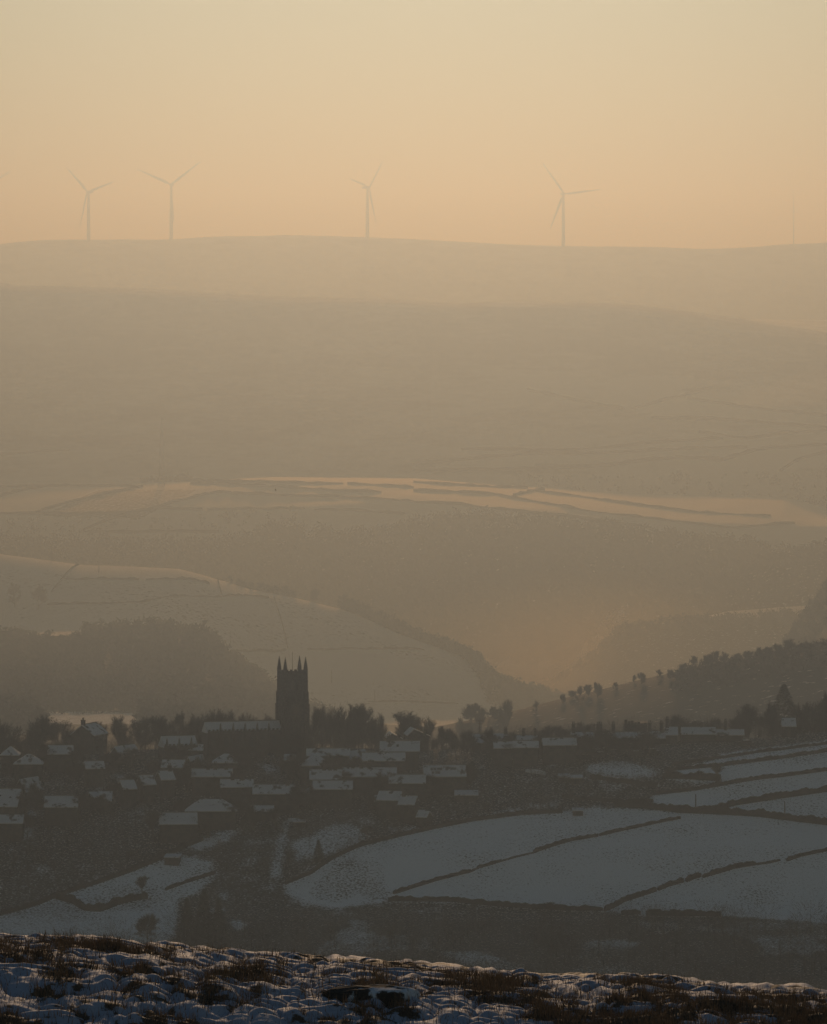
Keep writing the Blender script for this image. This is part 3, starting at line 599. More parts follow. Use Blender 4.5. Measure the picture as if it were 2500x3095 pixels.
for sx, sy in ((-1,-1),(1,-1),(-1,1),(1,1)):
    mb = MB(); zb = zp-.2
    mb.box(sx*pi-.42, sx*pi+.42, sy*pi-.42, sy*pi+.42, zb, zb+1.25)
    prof = [(.66, zb+1.25),(.74, zb+1.38),(.56, zb+1.5),(.52, zb+1.65)]; z = zb+1.65; r_ = .50; H_ = zt(1984)-zb-1.65
    for q in range(5):
        t = q/5; r0 = .46*(1-t)+.10; prof += [(r0, z+H_*(t*.86+.02)), (r0+.13*(1-t*.3), z+H_*(t*.86+.055)), (r0+.02, z+H_*(t*.86+.09)), (r0-.06, z+H_*(t*.86+.13))]
    prof += [(.07, z+H_*.90), (.17, z+H_*.93), (.13, z+H_*.96), (.02, z+H_)]
    mb.lathe(prof, 4, sx*pi, sy*pi, math.pi/4); mb.build('pinnacle', m_dstone, ch)
mb = MB(); mb.tube((0,0,zp), (0,0,zt(1975)), .07, .04, 6); mb.lathe([(.02,zt(1975)),(.12,zt(1974)),(.12,zt(1973)),(.02,zt(1972))], 6); mb.build('flagpole', m_wood, ch)
def lancet(w, h, depth=.1):
    m_ = MB(); pts = [(-w/2,0),(w/2,0),(w/2,h*.62)] + [(w/2*math.cos(a), h*.62+h*.38*math.sin(a)**.8) for a in (.5,1.0,1.4)] + [(0,h)] + [(-w/2*math.cos(a), h*.62+h*.38*math.sin(a)**.8) for a in (1.4,1.0,.5)] + [(-w/2,h*.62)]
    n_ = len(pts); m_.v = [(x, -depth, z) for x, z in pts] + [(x, .1, z) for x, z in pts]; m_.f = [tuple(range(n_))] + [(i, n_+i, n_+(i+1)%n_, (i+1)%n_) for i in range(n_)]; return m_
for (x_, z_, w_, h_) in ((-.8, zt(2084), .9, 2.6), (.8, zt(2084), .9, 2.6), (0, zt(2118), .7, 1.4), (0, zt(2160), 2.0, 2.6)):
    o = lancet(w_, h_).build('louvred_opening' if z_ > zt(2100) else 'lancet_window', m_glass if z_ < zt(2120) else m_wood, tw); o.location = (x_, -hs-.02, z_)
# nave and chancel run left from the tower, snow on their roofs, battlements and buttress pinnacles along the aisle
def range_(x0, x1, yf, zr, ze, hd, spikes, nm):
    m1 = MB(); m1.box(x0, x1, yf, yf+2*hd, -4, ze); m1.v += [(x0+.01,yf+.01,ze),(x0+.01,yf+2*hd-.01,ze),(x0+.01,yf+hd,zr-.08)]; n0 = len(m1.v)-3; m1.f.append((n0,n0+1,n0+2)); m1.v += [(x1-.01,yf+.01,ze),(x1-.01,yf+2*hd-.01,ze),(x1-.01,yf+hd,zr-.08)]; m1.f.append((n0+3,n0+4,n0+5))
    w1 = m1.build(nm, m_dstone, ch)
    m2 = MB(); t = .18
    m2.v = [(x0-.1,yf+.35,ze+.1),(x1+.1,yf+.35,ze+.1),(x1+.1,yf+hd,zr),(x0-.1,yf+hd,zr),(x1+.1,yf+2*hd-.35,ze+.1),(x0-.1,yf+2*hd-.35,ze+.1),
            (x0-.1,yf+.35,ze-.05),(x1+.1,yf+.35,ze-.05),(x1+.1,yf+2*hd-.35,ze-.05),(x0-.1,yf+2*hd-.35,ze-.05)]
    m2.f = [(0,1,2,3),(3,2,4,5),(0,6,7,1),(5,4,8,9),(6,9,8,7),(1,7,8,4,2),(0,3,5,9,6)]
    m2.build('roof', m_fullsnow, ch)
    m3 = MB(); m3.box(x0-.12, x1+.12, yf+hd-.12, yf+hd+.12, zr-.03, zr+.22); m3.build('ridge', m_dstone, ch)
    m4 = MB(); m4.box(x0, x1, yf-.06, yf+.3, ze+.003, ze+.45)
    u = x0+.1
    while u < x1-.4: m4.box(u, u+.55, yf-.055, yf+.295, ze+.44, ze+.85); u += 1.05
    m4.build('battlement', m_dstone, ch)
    for u in spikes:
        m5 = MB(); m5.box(u-.22, u+.22, yf-.5, yf+.1, -4, ze+.6); m5.lathe([(.42,ze+.6),(.42,ze+.8),(.28,ze+.95),(.32,ze+1.2),(.2,ze+1.6),(.24,ze+1.75),(.03,ze+2.6)], 4, u, yf-.2, math.pi/4); m5.build('buttress', m_dstone, ch)
        o = lancet(1.1, 2.6).build('lancet_window', m_glass, ch); o.location = (u+1.6, yf-.02, ze-3.6)
xn = lambda px, yl: ((px-884)/S0 + yl*math.sin(TH))/math.cos(TH)
range_(xn(633,-1.5), -hs-.02, -1.6, zt(2176)-.1, zt(2206)-.2, 3.0, [xn(q, -1.5)+.1 for q in (668,706,741,777,812)], 'nave')
range_(xn(506,-4.5), xn(604,-4.5), -4.6, zt(2211)-.2, zt(2242)-.3, 3.2, [xn(q, -4.5) for q in (512,548,584)], 'chancel')
# ------------------------------------------------------------------ houses
def win_mesh():
    b_ = MB(); b_.box(-.5,.5,-.05,.05,0,1.25); me = b_.mesh('window', m_glass); me.materials.append(m_frame)
    f_ = MB(); 
    for q in ((-.58,-.5,-.09,.04,-.08,1.33),(.5,.58,-.09,.04,-.08,1.33),(-.5,.5,-.09,.04,1.25,1.33),(-.62,.62,-.16,.04,-.18,-.08),(-.03,.03,-.075,.0,0,1.25),(-.5,.5,-.073,.0,.6,.66)): f_.box(*q)
    return me, f_.mesh('frame', m_dstone)
WM, FM = win_mesh()
def chimney(px_, hroof, w_, root, hd, ls, pots=2, hgt=1.5):
    m_ = MB(); m_.box(px_-w_/2, px_+w_/2, -.45, .45, hroof-1.2, hroof+hgt); m_.box(px_-w_/2-.08, px_+w_/2+.08, -.53, .53, hroof+hgt-.003, hroof+hgt+.15)
    for q in range(pots):
        u = px_ + (q-(pots-1)/2)*w_/max(pots,1)*.9; m_.lathe([(.15,hroof+hgt+.15),(.12,hroof+hgt+.7),(.15,hroof+hgt+.75)], 7, u, 0)
    return m_.build('chimney', m_dstone, root)
def house(x0, x1, yt, yb, kind='gable', rz=0, ch_=(), wh=4.8, label='', name='village_house', Yf=None, skew=0, lo=1205, hi=1420, sky=0, cat='house', group='houses of the hillside village', roofm=None, chh=1.5):
    xc = (x0+x1)/2
    if Yf: x, Y, z = (xc-1250)/F*Yf, Yf, ground(xc, Yf)
    else: x, Y, z = hit(xc, yb+wh*12.3, lo, hi)
    S = F/Y; ze = (YH-yb)/F*Y; H = max(ze-z, 1.5) if ze > z else 1.5
    rh = (yb-yt)/S; W = (x1-x0)/S; c, s = math.cos(R(rz)), abs(math.sin(R(rz)))
    if kind == 'side': hd = W/2/max(.5, s); rise = rh; L = 9.0
    else:
        hd = max(1.6, rh/.78); rise = hd*.66; L = max(2.5, (W - 2*hd*s)/max(c,.35))
    root = empty(name, (x, Y+hd*c+ (L/2*s if kind!='side' else L/2), ze-H), R(rz)); a = L/2
    m1 = MB(); m1.box(-a, a, -hd, hd, -2.5, H)
    if kind in ('gable', 'side'):
        for sx in (-1, 1):
            n0 = len(m1.v); m1.v += [(sx*(a-.004),-hd+.004,H),(sx*(a-.004),hd-.004,H),(sx*(a-.004),0,H+rise-.02)]; m1.f.append((n0,n0+1,n0+2))
    wl = m1.build('wall', m_stone if (int(x0)+int(yt))%3 else m_dstone, root)
    ov = .3; t = .22; m2 = MB(); e = ov*rise/hd
    hipx = a if kind != 'hip' else max(.15, a-hd)
    A = a+.2; 
    if kind == 'hip': A = a+ov
    rx = hipx+(.2 if kind != 'hip' else 0)
    top = [(-A,-hd-ov,H-e+t),(A,-hd-ov,H-e+t),(rx,0,H+rise+t),(-rx,0,H+rise+t),(A,hd+ov,H-e+t),(-A,hd+ov,H-e+t)]
    if kind == 'hip': bot = [(p[0],p[1],H-e+.01) for p in top]; bot[2] = (rx,0,H-e+.01); bot[3] = (-rx,0,H-e+.01)
    else: bot = [(p[0],p[1],p[2]-t-.01+.02) for p in top]
    m2.v = top+bot; m2.f = [(0,1,2,3),(3,2,4,5),(7,6,9,8),(8,9,11,10),(0,6,7,1),(4,10,11,5)]
    m2.f += [(1,7,8,2),(2,8,10,4),(0,3,9,6),(3,5,11,9)] if kind != 'hip' else [(1,4,2),(0,3,5),(1,7,10,4),(0,5,11,6)]
    rf = m2.build('roof', roofm or m_roofsnow, root)
    if kind != 'hip' and W > 4:
        m3 = MB(); m3.box(-A-.02, A+.02, -.13, .13, H+rise+t-.04, H+rise+t+.13); m3.build('ridge', m_slate, rf)
    for cp in ch_:
        if kind == 'side': lx = -a+.6 if cp < xc else a-.6
        else: lx = (cp-xc)/S/max(c,.4)
        chimney(max(-a+.5, min(a-.5, lx)), H+rise+t, .9 if rh > 1.5 else .7, rf, hd, L, 2, chh)
    if H > 2.3:
        nw = max(1, int(L//3.2)); rowz = [.9] if H < 4.3 else [H-1.75, H-4.2]
        for iz, zz in enumerate(rowz):
            if zz < .3: continue
            for k in range(nw):
                u = (k+.5)/nw*L - a
                if iz == len(rowz)-1 and k == nw//2:
                    dm = MB(); dm.box(u-.45, u+.45, -hd-.06, -hd+.03, max(zz-1.0,-.5), zz+1.15); dm.build('door', m_wood, root); continue
                wo_ = bpy.data.objects.new('window', WM); C.objects.link(wo_); wo_.parent = root; wo_.location = (u, -hd-.01, zz)
                fo_ = bpy.data.objects.new('frame', FM); C.objects.link(fo_); fo_.parent = wo_
        if kind == 'side':
            wo_ = bpy.data.objects.new('window', WM); C.objects.link(wo_); wo_.parent = root; wo_.location = (-a-.01, 0, H*.5); wo_.rotation_euler = (0,0,-math.pi/2)
            fo_ = bpy.data.objects.new('frame', FM); C.objects.link(fo_); fo_.parent = wo_
    tag(root, label, cat, group); return root
HS = [
 (4,56,2257,2281,'hip',0,(),'small snowy pyramid roof house at the left edge, upper one'),
 (44,127,2280,2308,'hip',0,(),'hipped snow-roofed bungalow just below the upper left edge house'),
 (145,218,2253,2278,'gable',0,(),'house with thin patchy snow roof right of the left-edge bungalows'),
 (232,300,2194,2222,'side',70,(257,),'dark gable-ended house with a chimney against the skyline on the left'),
 (356,390,2260,2284,'side',60,(),'small gabled roof catching warm light among the dark left trees'),
 (250,315,2302,2322,'gable',12,(),'low dim roof below the warm-lit left gable'),
 (351,412,2358,2384,'gable',20,(),'lowest cottage of the oblique terrace climbing right'),
 (410,470,2344,2371,'gable',20,(),'middle cottage of the oblique terrace climbing right'),
 (466,528,2330,2356,'gable',20,(520,),'top cottage of the oblique terrace climbing right, with an end chimney'),
 (644,721,2279,2304,'hip',0,(),'hip-roofed house directly below the church nave'),
 (553,612,2251,2267,'gable',0,(),'low church hall roof under the chancel'),
 (65,100,2358,2390,'side',65,(),'tall narrow gable roof near the left edge, mid height'),
 (-12,65,2384,2437,'gable',-6,(),'largest snowy roof at the left edge'),
 (135,234,2406,2438,'gable',0,(),'long clean snowy roof right of the largest left-edge roof'),
 (302,336,2393,2420,'gable',0,(),'small square roof between the oblique terrace and the clean long roof'),
 (278,292,2397,2410,'gable',20,(),'tiny outbuilding beside the small square roof'),
 (478,595,2457,2490,'gable',4,(),'wide low snowy roof below the big pyramid roof'),
 (562,714,2416,2450,'hip',0,(),'big pyramid roof on a broad dark villa'),
 (-10,68,2463,2487,'gable',0,(),'lowest snowy roof at the left edge'),
 (488,560,2297,2319,'gable',-8,(),'patchy roof above the top of the oblique terrace'),
 (577,600,2290,2314,'side',70,(),'narrow upright gable left of the hip roof under the nave'),
 (540,568,2318,2342,'side',65,(),'small steep gable above the end chimney of the oblique terrace'),
 (580,700,2324,2346,'gable',0,(628,650,683),'long roof with three dark chimneys in front, left of centre'),
 (665,765,2356,2378,'gable',4,(702,730),'snowy roof with two stout chimneys at the village centre'),
 (765,894,2372,2398,'gable',0,(869,),'long snowy roof with one broad chimney near its right end'),
 (898,920,2392,2414,'side',60,(),'tiny bright gable right of the long broad-chimneyed roof'),
 (928,1056,2263,2283,'gable',0,(),'long low roof right below the tower, the upper of a stacked pair'),
 (1056,1090,2275,2301,'side',60,(),'tall gable joined to the right end of the upper stacked roof'),
 (906,999,2285,2313,'hip',0,(),'hipped roof below the long low roof under the tower'),
 (1019,1051,2290,2309,'side',60,(),'small gable between the hipped roof and its tall neighbour'),
 (1096,1223,2275,2298,'gable',0,(),'long snowy roof with no chimney under the wide skylit one'),
 (1150,1267,2240,2269,'gable',0,(1175,),'wide roof with a small skylight and a chimney on its left, below the warm roofs'),
 (937,1031,2326,2354,'gable',0,(979,997,1013),'roof half hidden by a cluster of three chimneys, centre'),
 (1037,1197,2320,2346,'gable',0,(1066,1092,1116),'longest centre roof with three dark chimneys along its front'),
 (947,1064,2360,2384,'gable',0,(),'plain snowy roof below the three-chimney cluster'),
 (1177,1285,2342,2366,'gable',0,(),'dim snowy roof right of the longest centre roof'),
 (1279,1408,2313,2346,'gable',3,(),'large roof with two rows of small skylights'),
 (1140,1222,2392,2418,'gable',-14,(),'upper half of a long roof sloping down to the right'),
 (1205,1267,2406,2431,'gable',-14,(1222,),'lower half of a long roof sloping down to the right, with a chimney'),
 (1134,1180,2410,2421,'gable',0,(),'low annexe roof left of the roof sloping down to the right'),
 (1264,1302,2450,2469,'gable',-20,(),'cottage with a pale gable window at the edge of the big field'),
 (769,826,2440,2451,'gable',0,(),'thin snowy shed roof right of the big pyramid roof'),
 (860,892,2284,2296,'gable',0,(),'small dim roof under the left side of the tower'),
 (1428,1491,2219,2244,'gable',0,(1490,),'skyline house beneath the crossarm pole, with a right-end chimney'),
 (1492,1535,2218,2238,'gable',0,(1532,),'skyline house adjoining the crossarm-pole house on its right'),
 (1494,1547,2242,2260,'gable',0,(),'lower roof tucked under the crossarm-pole houses'),
 (1557,1623,2228,2238,'gable',0,(1582,1621),'low dark-topped skyline roof with a chimney at its middle and end'),
 (1551,1627,2240,2258,'gable',0,(),'dim roof just under the low dark-topped skyline roof'),
 (1640,1742,2231,2251,'gable',3,(),'dim long roof left of the ridge-top terrace'),
 (1728,1760,2214,2233,'gable',0,(1722,),'left end house of the ridge-top terrace, with a tall chimney'),
 (1762,1822,2214,2234,'gable',0,(1809,1819),'ridge-top terrace house with twin chimneys side by side'),
 (1823,1885,2214,2234,'gable',0,(1855,),'ridge-top terrace house with one tall slim chimney'),
 (1886,1958,2213,2233,'gable',0,(),'ridge-top terrace house below the stepped dark hall'),
 (1959,2010,2210,2230,'gable',0,(1965,2000),'ridge-top house with a squat chimney at each end'),
 (2012,2048,2198,2220,'gable',0,(2011,),'narrow taller house with a cowled chimney right of the terrace'),
 (2062,2163,2198,2218,'gable',0,(),'long bright roof on the ridge, chimney-less'),
 (2165,2248,2206,2220,'gable',0,(2194,),'low ridge roof with one big dark chimney stack'),
 (2365,2405,2171,2194,'gable',0,(),'small snowy roof among the big dark trees at the right'),
]
low = {2171,}
for h in HS:
    x0,x1,yt,yb,k,rz,chs,lab = h
    wide = x1-x0
    wh = 4.8 if wide > 45 and (yb-yt) > 17 else 2.6
    hh = house(x0, x1, yt, yb, k, rz, chs, wh, lab, Yf=(1381 if yb < 2246 and x0 > 1400 else None), chh=(1.9 if yt < 2235 and x0 > 1640 else 1.0))
    if 'skylights' in lab or 'skylight ' in lab:
        pass
# skylights, a pale gable window and other small house parts are added to the houses that show them
def find(lab): return [o for o in bpy.data.objects if o.get('label') == lab][0]
def skylights(lab, spots, m=None):
    e = find(lab); rf = [c for c in e.children if c.name.startswith('roof')][0]; v = [p.co for p in rf.data.vertices]
    a, b_, c_ = v[0], v[1], v[3]
    for u, t in spots:
        p = a + (b_-a)*u + (c_-a)*t; q = MB(); sl = (c_-a).normalized(); n_ = (b_-a).cross(c_-a).normalized(); ux = (b_-a).normalized()
        cn = [p + ux*su*.32 + sl*sv*.45 for su, sv in ((-1,-1),(1,-1),(1,1),(-1,1))]
        q.v = [tuple(w_ - n_*.02) for w_ in cn] + [tuple(w_ + n_*.06) for w_ in cn]; q.f = [(4,5,6,7),(0,1,5,4),(1,2,6,5),(2,3,7,6),(3,0,4,7)]
        q.build('skylight', m_glass, rf)
skylights('large roof with two rows of small skylights', [(.2,.62),(.27,.62),(.35,.62),(.41,.62),(.55,.62),(.22,.32),(.30,.32),(.36,.32)])
skylights('wide roof with a small skylight and a chimney on its left, below the warm roofs', [(.45,.5)])
e = find('cottage with a pale gable window at the edge of the big field')
# two low-pitched roofs whose snow catches the sun
def warm_roof(x0, x1, yt, yb, rz, label, sky_):
    Yw = 1384.0; xc = (x0+x1)/2; S = F/Yw; W = (x1-x0)/S; zt_ = (YH-yt)/F*Yw; zb_ = (YH-yb)/F*Yw; z = ground(xc, Yw)
    root = empty('village_house', ((xc-1250)/F*Yw, Yw, z), R(rz)); L = 6.5; hx = W*.62; rise = (zt_-zb_)*.75; H = zb_-z+.3
    m1 = MB(); m1.box(-hx, hx, 0, L, -2, H); m1.v += [(-hx+.01,.01,H),(hx-.01,.01,H),(-hx*.45,.01,H+rise-.1)]; m1.f.append((8,9,10)); m1.build('wall', m_dstone, root)
    m2 = MB(); m2.v = [(-hx*.45,-.3,H+rise),(hx+.4,-.3,H-.25),(hx+.4,L+.3,H-.25),(-hx*.45,L+.3,H+rise),(-hx-.3,-.3,H-.1),(-hx-.3,L+.3,H-.1)]
    m2.v += [(p[0],p[1],p[2]-.2) for p in m2.v[:6]]; m2.f = [(0,1,2,3),(4,0,3,5),(6,9,8,7),(10,11,9,6),(0,6,7,1),(1,7,8,2),(2,8,9,3),(0,4,10,6),(4,5,11,10),(3,9,11,5)]
    rf = m2.build('roof', m_sunroof, root)
    chimney(hx*.6, H+.2, .8, rf, 0, 0, 1, 1.2)
    if sky_:
        for k in range(3):
            q = MB(); u = .25+.2*k; x_ = -hx*.45+(hx*1.45+.4)*u; zz = H+rise-(rise+.25)*u; q.box(x_-.25, x_+.25, L*.3, L*.3+.6, zz-.1, zz+.08); q.build('skylight', m_glass, rf)
    tag(root, label, 'house', 'houses of the hillside village')
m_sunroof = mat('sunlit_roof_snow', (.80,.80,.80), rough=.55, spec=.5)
warm_roof(1177, 1209, 2213, 2232, 6, 'narrow warm-lit roof falling to the right, skyline gap right of the church', False)
warm_roof(1240, 1290, 2199, 2224, 8, 'brighter warm-lit roof with small skylights in front of the bare trees', True)
# ------------------------------------------------------------------ wind turbines on the moor
def turbine(px, hub, base, Rpx, psi, phase, label, tpx=None):
    Yt = float(DM(10560.0)); S = F/Yt; x = ((tpx or px)-1250)/F*Yt; z = ground(tpx or px, Yt)
    rootz = z - 1; root = empty('wind_turbine', (x, Yt, rootz)); hh = (YH-hub)/F*Yt - rootz; Rm = Rpx/S
    m_ = MB(); m_.lathe([(4.0,-4),(3.8,0),(3.2,hh*.5),(2.3,hh-2.5)], 14); m_.build('tower', m_white, root)
    yaw = empty('nacelle_head', (0,0,0)) if False else None
    ax = np.array((math.sin(R(psi)), -math.cos(R(psi)), 0)); u = np.array((math.cos(R(psi)), math.sin(R(psi)), 0))   # rotor axis towards the viewer side
    nb = MB(); c0 = np.array((0,0,hh)); 
    def obox(mb_, c, a0, a1, w_, h_):
        P = []
        for t, sc_ in ((a0,.75),(a1,1)):
            for su, sz in ((-1,-1),(1,-1),(1,1),(-1,1)): P.append(tuple(c + ax*t + u*su*w_*sc_ + np.array((0,0,sz*h_*sc_))))
        mb_.add(P, [(0,3,2,1),(4,5,6,7),(0,1,5,4),(1,2,6,5),(2,3,7,6),(3,0,4,7)])
    obox(nb, c0, -13.0, 3.2, 2.8, 2.9); nb.build('nacelle', m_white, root)
    hb = MB(); hc = c0 + ax*4.6; hb.tube(c0+ax*3.2, hc+ax*.6, 2.0, 1.7, 10); hb.tube(hc+ax*.6, hc+ax*2.6, 1.7, .3, 10); hub_o = hb.build('hub', m_white, root)
    for k in range(3):
        a = R(phase+120*k); d = u*math.cos(a) + np.array((0,0,math.sin(a))); t_ = np.cross(ax, d)
        bl = MB(); prof = [(0,2.2,2.2),(.06,2.2,2.1),(.14,4.2,1.9),(.25,4.6,1.7),(.5,3.4,1.3),(.75,2.3,.9),(.93,1.4,.6),(1.0,.5,.25)]; n_ = 8
        for r_, w_, th in prof:
            c = hc + d*(1.0+r_*(Rm-1.0)) + ax*(r_**2*2.0); tw_ = R(18*(1-r_)+4)
            tt = t_*math.cos(tw_) + ax*math.sin(tw_); nn_ = np.cross(d, tt)
            for q in range(n_):
                an = 2*math.pi*q/n_; bl.v.append(tuple(c + tt*(math.cos(an)*w_*.6 - w_*.15) + nn_*math.sin(an)*th*.6))
        for j in range(len(prof)-1):
            for q in range(n_): bl.f.append((j*n_+q, j*n_+(q+1)%n_, (j+1)*n_+(q+1)%n_, (j+1)*n_+q))
        bl.f.append(tuple((len(prof)-1)*n_+q for q in range(n_))); bl.build('blade', m_white, root)
    tag(root, label, 'wind turbine', 'wind turbines on the far moor')
turbine(-66, 578, 735, 118, 20, 32, 'turbine past the left edge, only one raised blade tip showing', None)
turbine(266, 580, 724, 110, -35, 16, 'leftmost whole turbine, its blades thin and swept left', 268)
turbine(515, 558, 721, 116, -15, 36, 'turbine with two blades raised in a wide V', 518)
turbine(1116, 567, 719, 119, 58, 48, 'turbine seen almost edge-on, nacelle pointing left', 1111)
turbine(1701, 586, 744, 117, 18, 7, 'rightmost turbine with one blade level to the right', 1703)
# ------------------------------------------------------------------ masts and poles
Ym = float(DM(10560.0)); z = ground(2399, Ym); h_ = (YH-580)/F*Ym - z
e = empty('mast', ((2399-1250)/F*Ym, Ym, z)); m_ = MB(); m_.lathe([(1.0,-2),(.8,h_*.6),(.5,h_*.93)], 8); m_.build('shaft', m_metal, e)
m_ = MB(); m_.tube((0,0,h_*.93), (0,0,h_), .4, .25, 6); m_.build('antenna', m_metal, e); tag(e, 'faint slim mast alone on the moor at the far right', 'mast')
x, Ym, z = hit(489, 1470, 7300, 7520); h_ = (YH-1258)/F*Ym - z; e = empty('mast', (x, Ym, z)); m_ = MB()
lw = lambda t: 3.0*(1-t)+.8
nl = 22
for k in range(nl):
    t0, t1 = k/nl*.8, (k+1)/nl*.8; a0, a1 = lw(t0), lw(t1)
    c0 = [(sx*a0, sy*a0, h_*t0-1) for sx, sy in ((-1,-1),(1,-1),(1,1),(-1,1))]; c1 = [(sx*a1, sy*a1, h_*t1-1) for sx, sy in ((-1,-1),(1,-1),(1,1),(-1,1))]
    for q in range(4):
        m_.tube(c0[q], c1[q], .45, .45, 4); m_.tube(c0[q], c1[(q+1)%4], .22, .22, 3); m_.tube(c0[(q+1)%4], c1[q], .22, .22, 3)
m_.build('lattice', m_metal, e)
m_ = MB(); m_.lathe([(1.0,h_*.72),(1.9,h_*.74),(1.9,h_*.84),(.9,h_*.86)], 10); m_.build('antenna_drum', m_metal, e)
m_ = MB(); m_.tube((0,0,h_*.8), (0,0,h_), .7, .35, 6); m_.build('antenna', m_metal, e); tag(e, 'tall lattice mast rising from the small copse in the far fields', 'mast')
def pole(px, top, base, y0, y1, label, cross=False, r=.16, Y=None):
    if Y: x, z = (px-1250)/F*Y, ground(px, Y)
    else: x, Y, z = hit(px, base, y0, y1)
    h = (YH-top)/F*Y - z; e = empty('utility_pole', (x, Y, z)); m_ = MB(); m_.tube((0,0,-.5), (0,0,h), r, r*.75, 8); m_.build('pole', m_wood, e)
    if cross:
        m_ = MB(); m_.box(-.9*r/.16, .9*r/.16, -.09, .05, h-.5, h-.3); m_.box(-.6*r/.16, .6*r/.16, -.09, .05, h-1.2, h-1.05); m_.build('crossarm', m_wood, e)
        for u in (-.8,.0,.8): m_ = MB(); m_.lathe([(.05,h-.3),(.07,h-.2),(.03,h-.1)], 6, u*r/.16, 0); m_.build('insulator', m_glass, e)
    tag(e, label, 'utility pole', 'utility poles')
pole(1450, 2174, 0, 0, 0, 'crossarm pole standing above the skyline houses, centre', True, Y=1390)
pole(1797, 2186, 0, 0, 0, 'crossarm pole half hidden behind the ridge-top terrace', True, Y=1396)
pole(2103, 2400, 2449, 1205, 1420, 'pole in the snowy field just above the thick lane wall', False)
pole(2372, 2422, 2470, 1205, 1420, 'pole in the snowy field near the right edge, by the lane wall', False)
pole(1002, 2024, 2064, 4410, 4760, 'faint pole on the snowy hill just right of the church tower', False, .4)
pole(1133, 2087, 2121, 4410, 4760, 'faint pole low on the snowy hill, right of the tower', False, .4)
pole(155, 1653, 1700, 4650, 4790, 'faint pole on the crest of the snowy hill, far left', False, .4)
pole(299, 1696, 1730, 4550, 4790, 'faint pole just below the crest of the snowy hill', False, .4)
pole(696, 1905, 1950, 4410, 4760, 'faint pole on the snowy hill beside the left wood', False, .4)
# ------------------------------------------------------------------ sheds
def shed(x0, x1, yt, yb, base, label, flat=True, rz=0):
    x, Y, z = hit((x0+x1)/2, base, 1205, 1420); S = F/Y; W = (x1-x0)/S; H = (YH-yb)/F*Y - z; hd = 1.6; H = max(H, 1.2)
    e = empty('field_shed', (x, Y+hd, z), R(rz)); m_ = MB(); m_.box(-W/2, W/2, -hd, hd, -1, H); m_.v += [(-W/2,hd,H),(W/2,hd,H)]; m_.build('wall', m_wood, e)
    rr_ = (yb-yt)/S*.8; m_ = MB(); a = W/2+.2; m_.v = [(-a,-hd-.2,H-.02),(a,-hd-.2,H-.02),(a,hd+.2,H+rr_),(-a,hd+.2,H+rr_),(-a,-hd-.2,H+.2),(a,-hd-.2,H+.2),(a,hd+.2,H+rr_+.2),(-a,hd+.2,H+rr_+.2)]
    m_.f = [(0,3,2,1),(4,5,6,7),(0,1,5,4),(1,2,6,5),(2,3,7,6),(3,0,4,7)]; m_.build('roof', m_roofsnow, e)
    m_ = MB(); m_.box(-.5, .5, -hd-.04, -hd+.02, -.3, min(H-.15, 1.9)); m_.build('door', m_dstone, e); tag(e, label, 'shed', 'sheds and outbuildings')
shed(1732, 1762, 2450, 2455, 2466, 'small dark field shed alone in the big snowy field')
shed(500, 543, 2585, 2592, 2616, 'dark shed with a snowy roof at the top of the lower left field', rz=-8)
shed(1690, 1722, 2343, 2350, 2364, 'low snow-topped outbuilding, left of a pair below the terraces')
shed(1726, 1760, 2346, 2352, 2368, 'low snow-topped outbuilding, right of a pair below the terraces')
shed(886, 922, 2485, 2488, 2500, 'thin flat roofed garage beside the top of the snowy lane')
shed(1376, 1444, 2391, 2404, 2424, 'wide flat snowy outbuilding above the big field boundary')
# parked cars under snow by the terraces
def car(px, base, rz, label):
    x, Y, z = hit(px, base, 1205, 1420); e = empty('parked_car', (x, Y, z), R(rz)); m_ = MB()
    P = [(-2.1,.35),(-2.1,.85),(-1.2,.95),(-.7,1.4),(.9,1.42),(1.6,.98),(2.1,.9),(2.1,.35)]; n_ = len(P)
    m_.v = [(a, -.85, b) for a, b in P] + [(a, .85, b) for a, b in P]; m_.f = [tuple(range(n_))[::-1], tuple(range(n_,2*n_))] + [(i, (i+1)%n_, n_+(i+1)%n_, n_+i) for i in range(n_)]
    m_.build('body', m_carp, e)
    for sx in (-1.3, 1.35):
        for sy in (-.8, .8):
            w_ = MB(); w_.tube((sx, sy-.12, .33), (sx, sy+.12, .33), .33, .33, 12); w_.build('wheel', m_tyre, e)
    for sy in (-.86, .84): g_ = MB(); g_.v = [(-.95,sy,.98),(1.35,sy,.98),(.85,sy,1.34),(-.65,sy,1.34),(-.95,sy+.02,.98),(1.35,sy+.02,.98),(.85,sy+.02,1.34),(-.65,sy+.02,1.34)]; g_.f = [(0,1,2,3),(7,6,5,4),(0,4,5,1),(2,6,7,3),(1,5,6,2),(3,7,4,0)]; g_.build('side_window', m_glass, e)
    s_ = MB(); s_.box(-.66, .88, -.8, .8, 1.41, 1.52); s_.box(1.55, 2.05, -.78, .78, .93, 1.03); s_.build('snow_cover', m_roofsnow, e)
    tag(e, label, 'car', 'parked cars under snow')
m_carp = mat('dark_car_paint', (.03,.035,.04), rough=.8, spec=.15); m_tyre = mat('tyre_rubber', (.02,.02,.02))
for px, b_, rz, l in ((1768,2297,8,'leftmost snow-topped parked car below the ridge-top terrace'),(1814,2290,0,'second snow-topped parked car from the left below the terrace'),(1909,2264,5,'upper snow-topped parked car below the stepped dark hall'),
 (1922,2286,-6,'lower snow-topped parked car below the stepped dark hall'),(1966,2280,4,'snow-topped parked car below the ridge house with two squat chimneys'),(2254,2254,0,'snow-topped parked car at the right end of the ridge houses')): car(px, b_, rz, l)
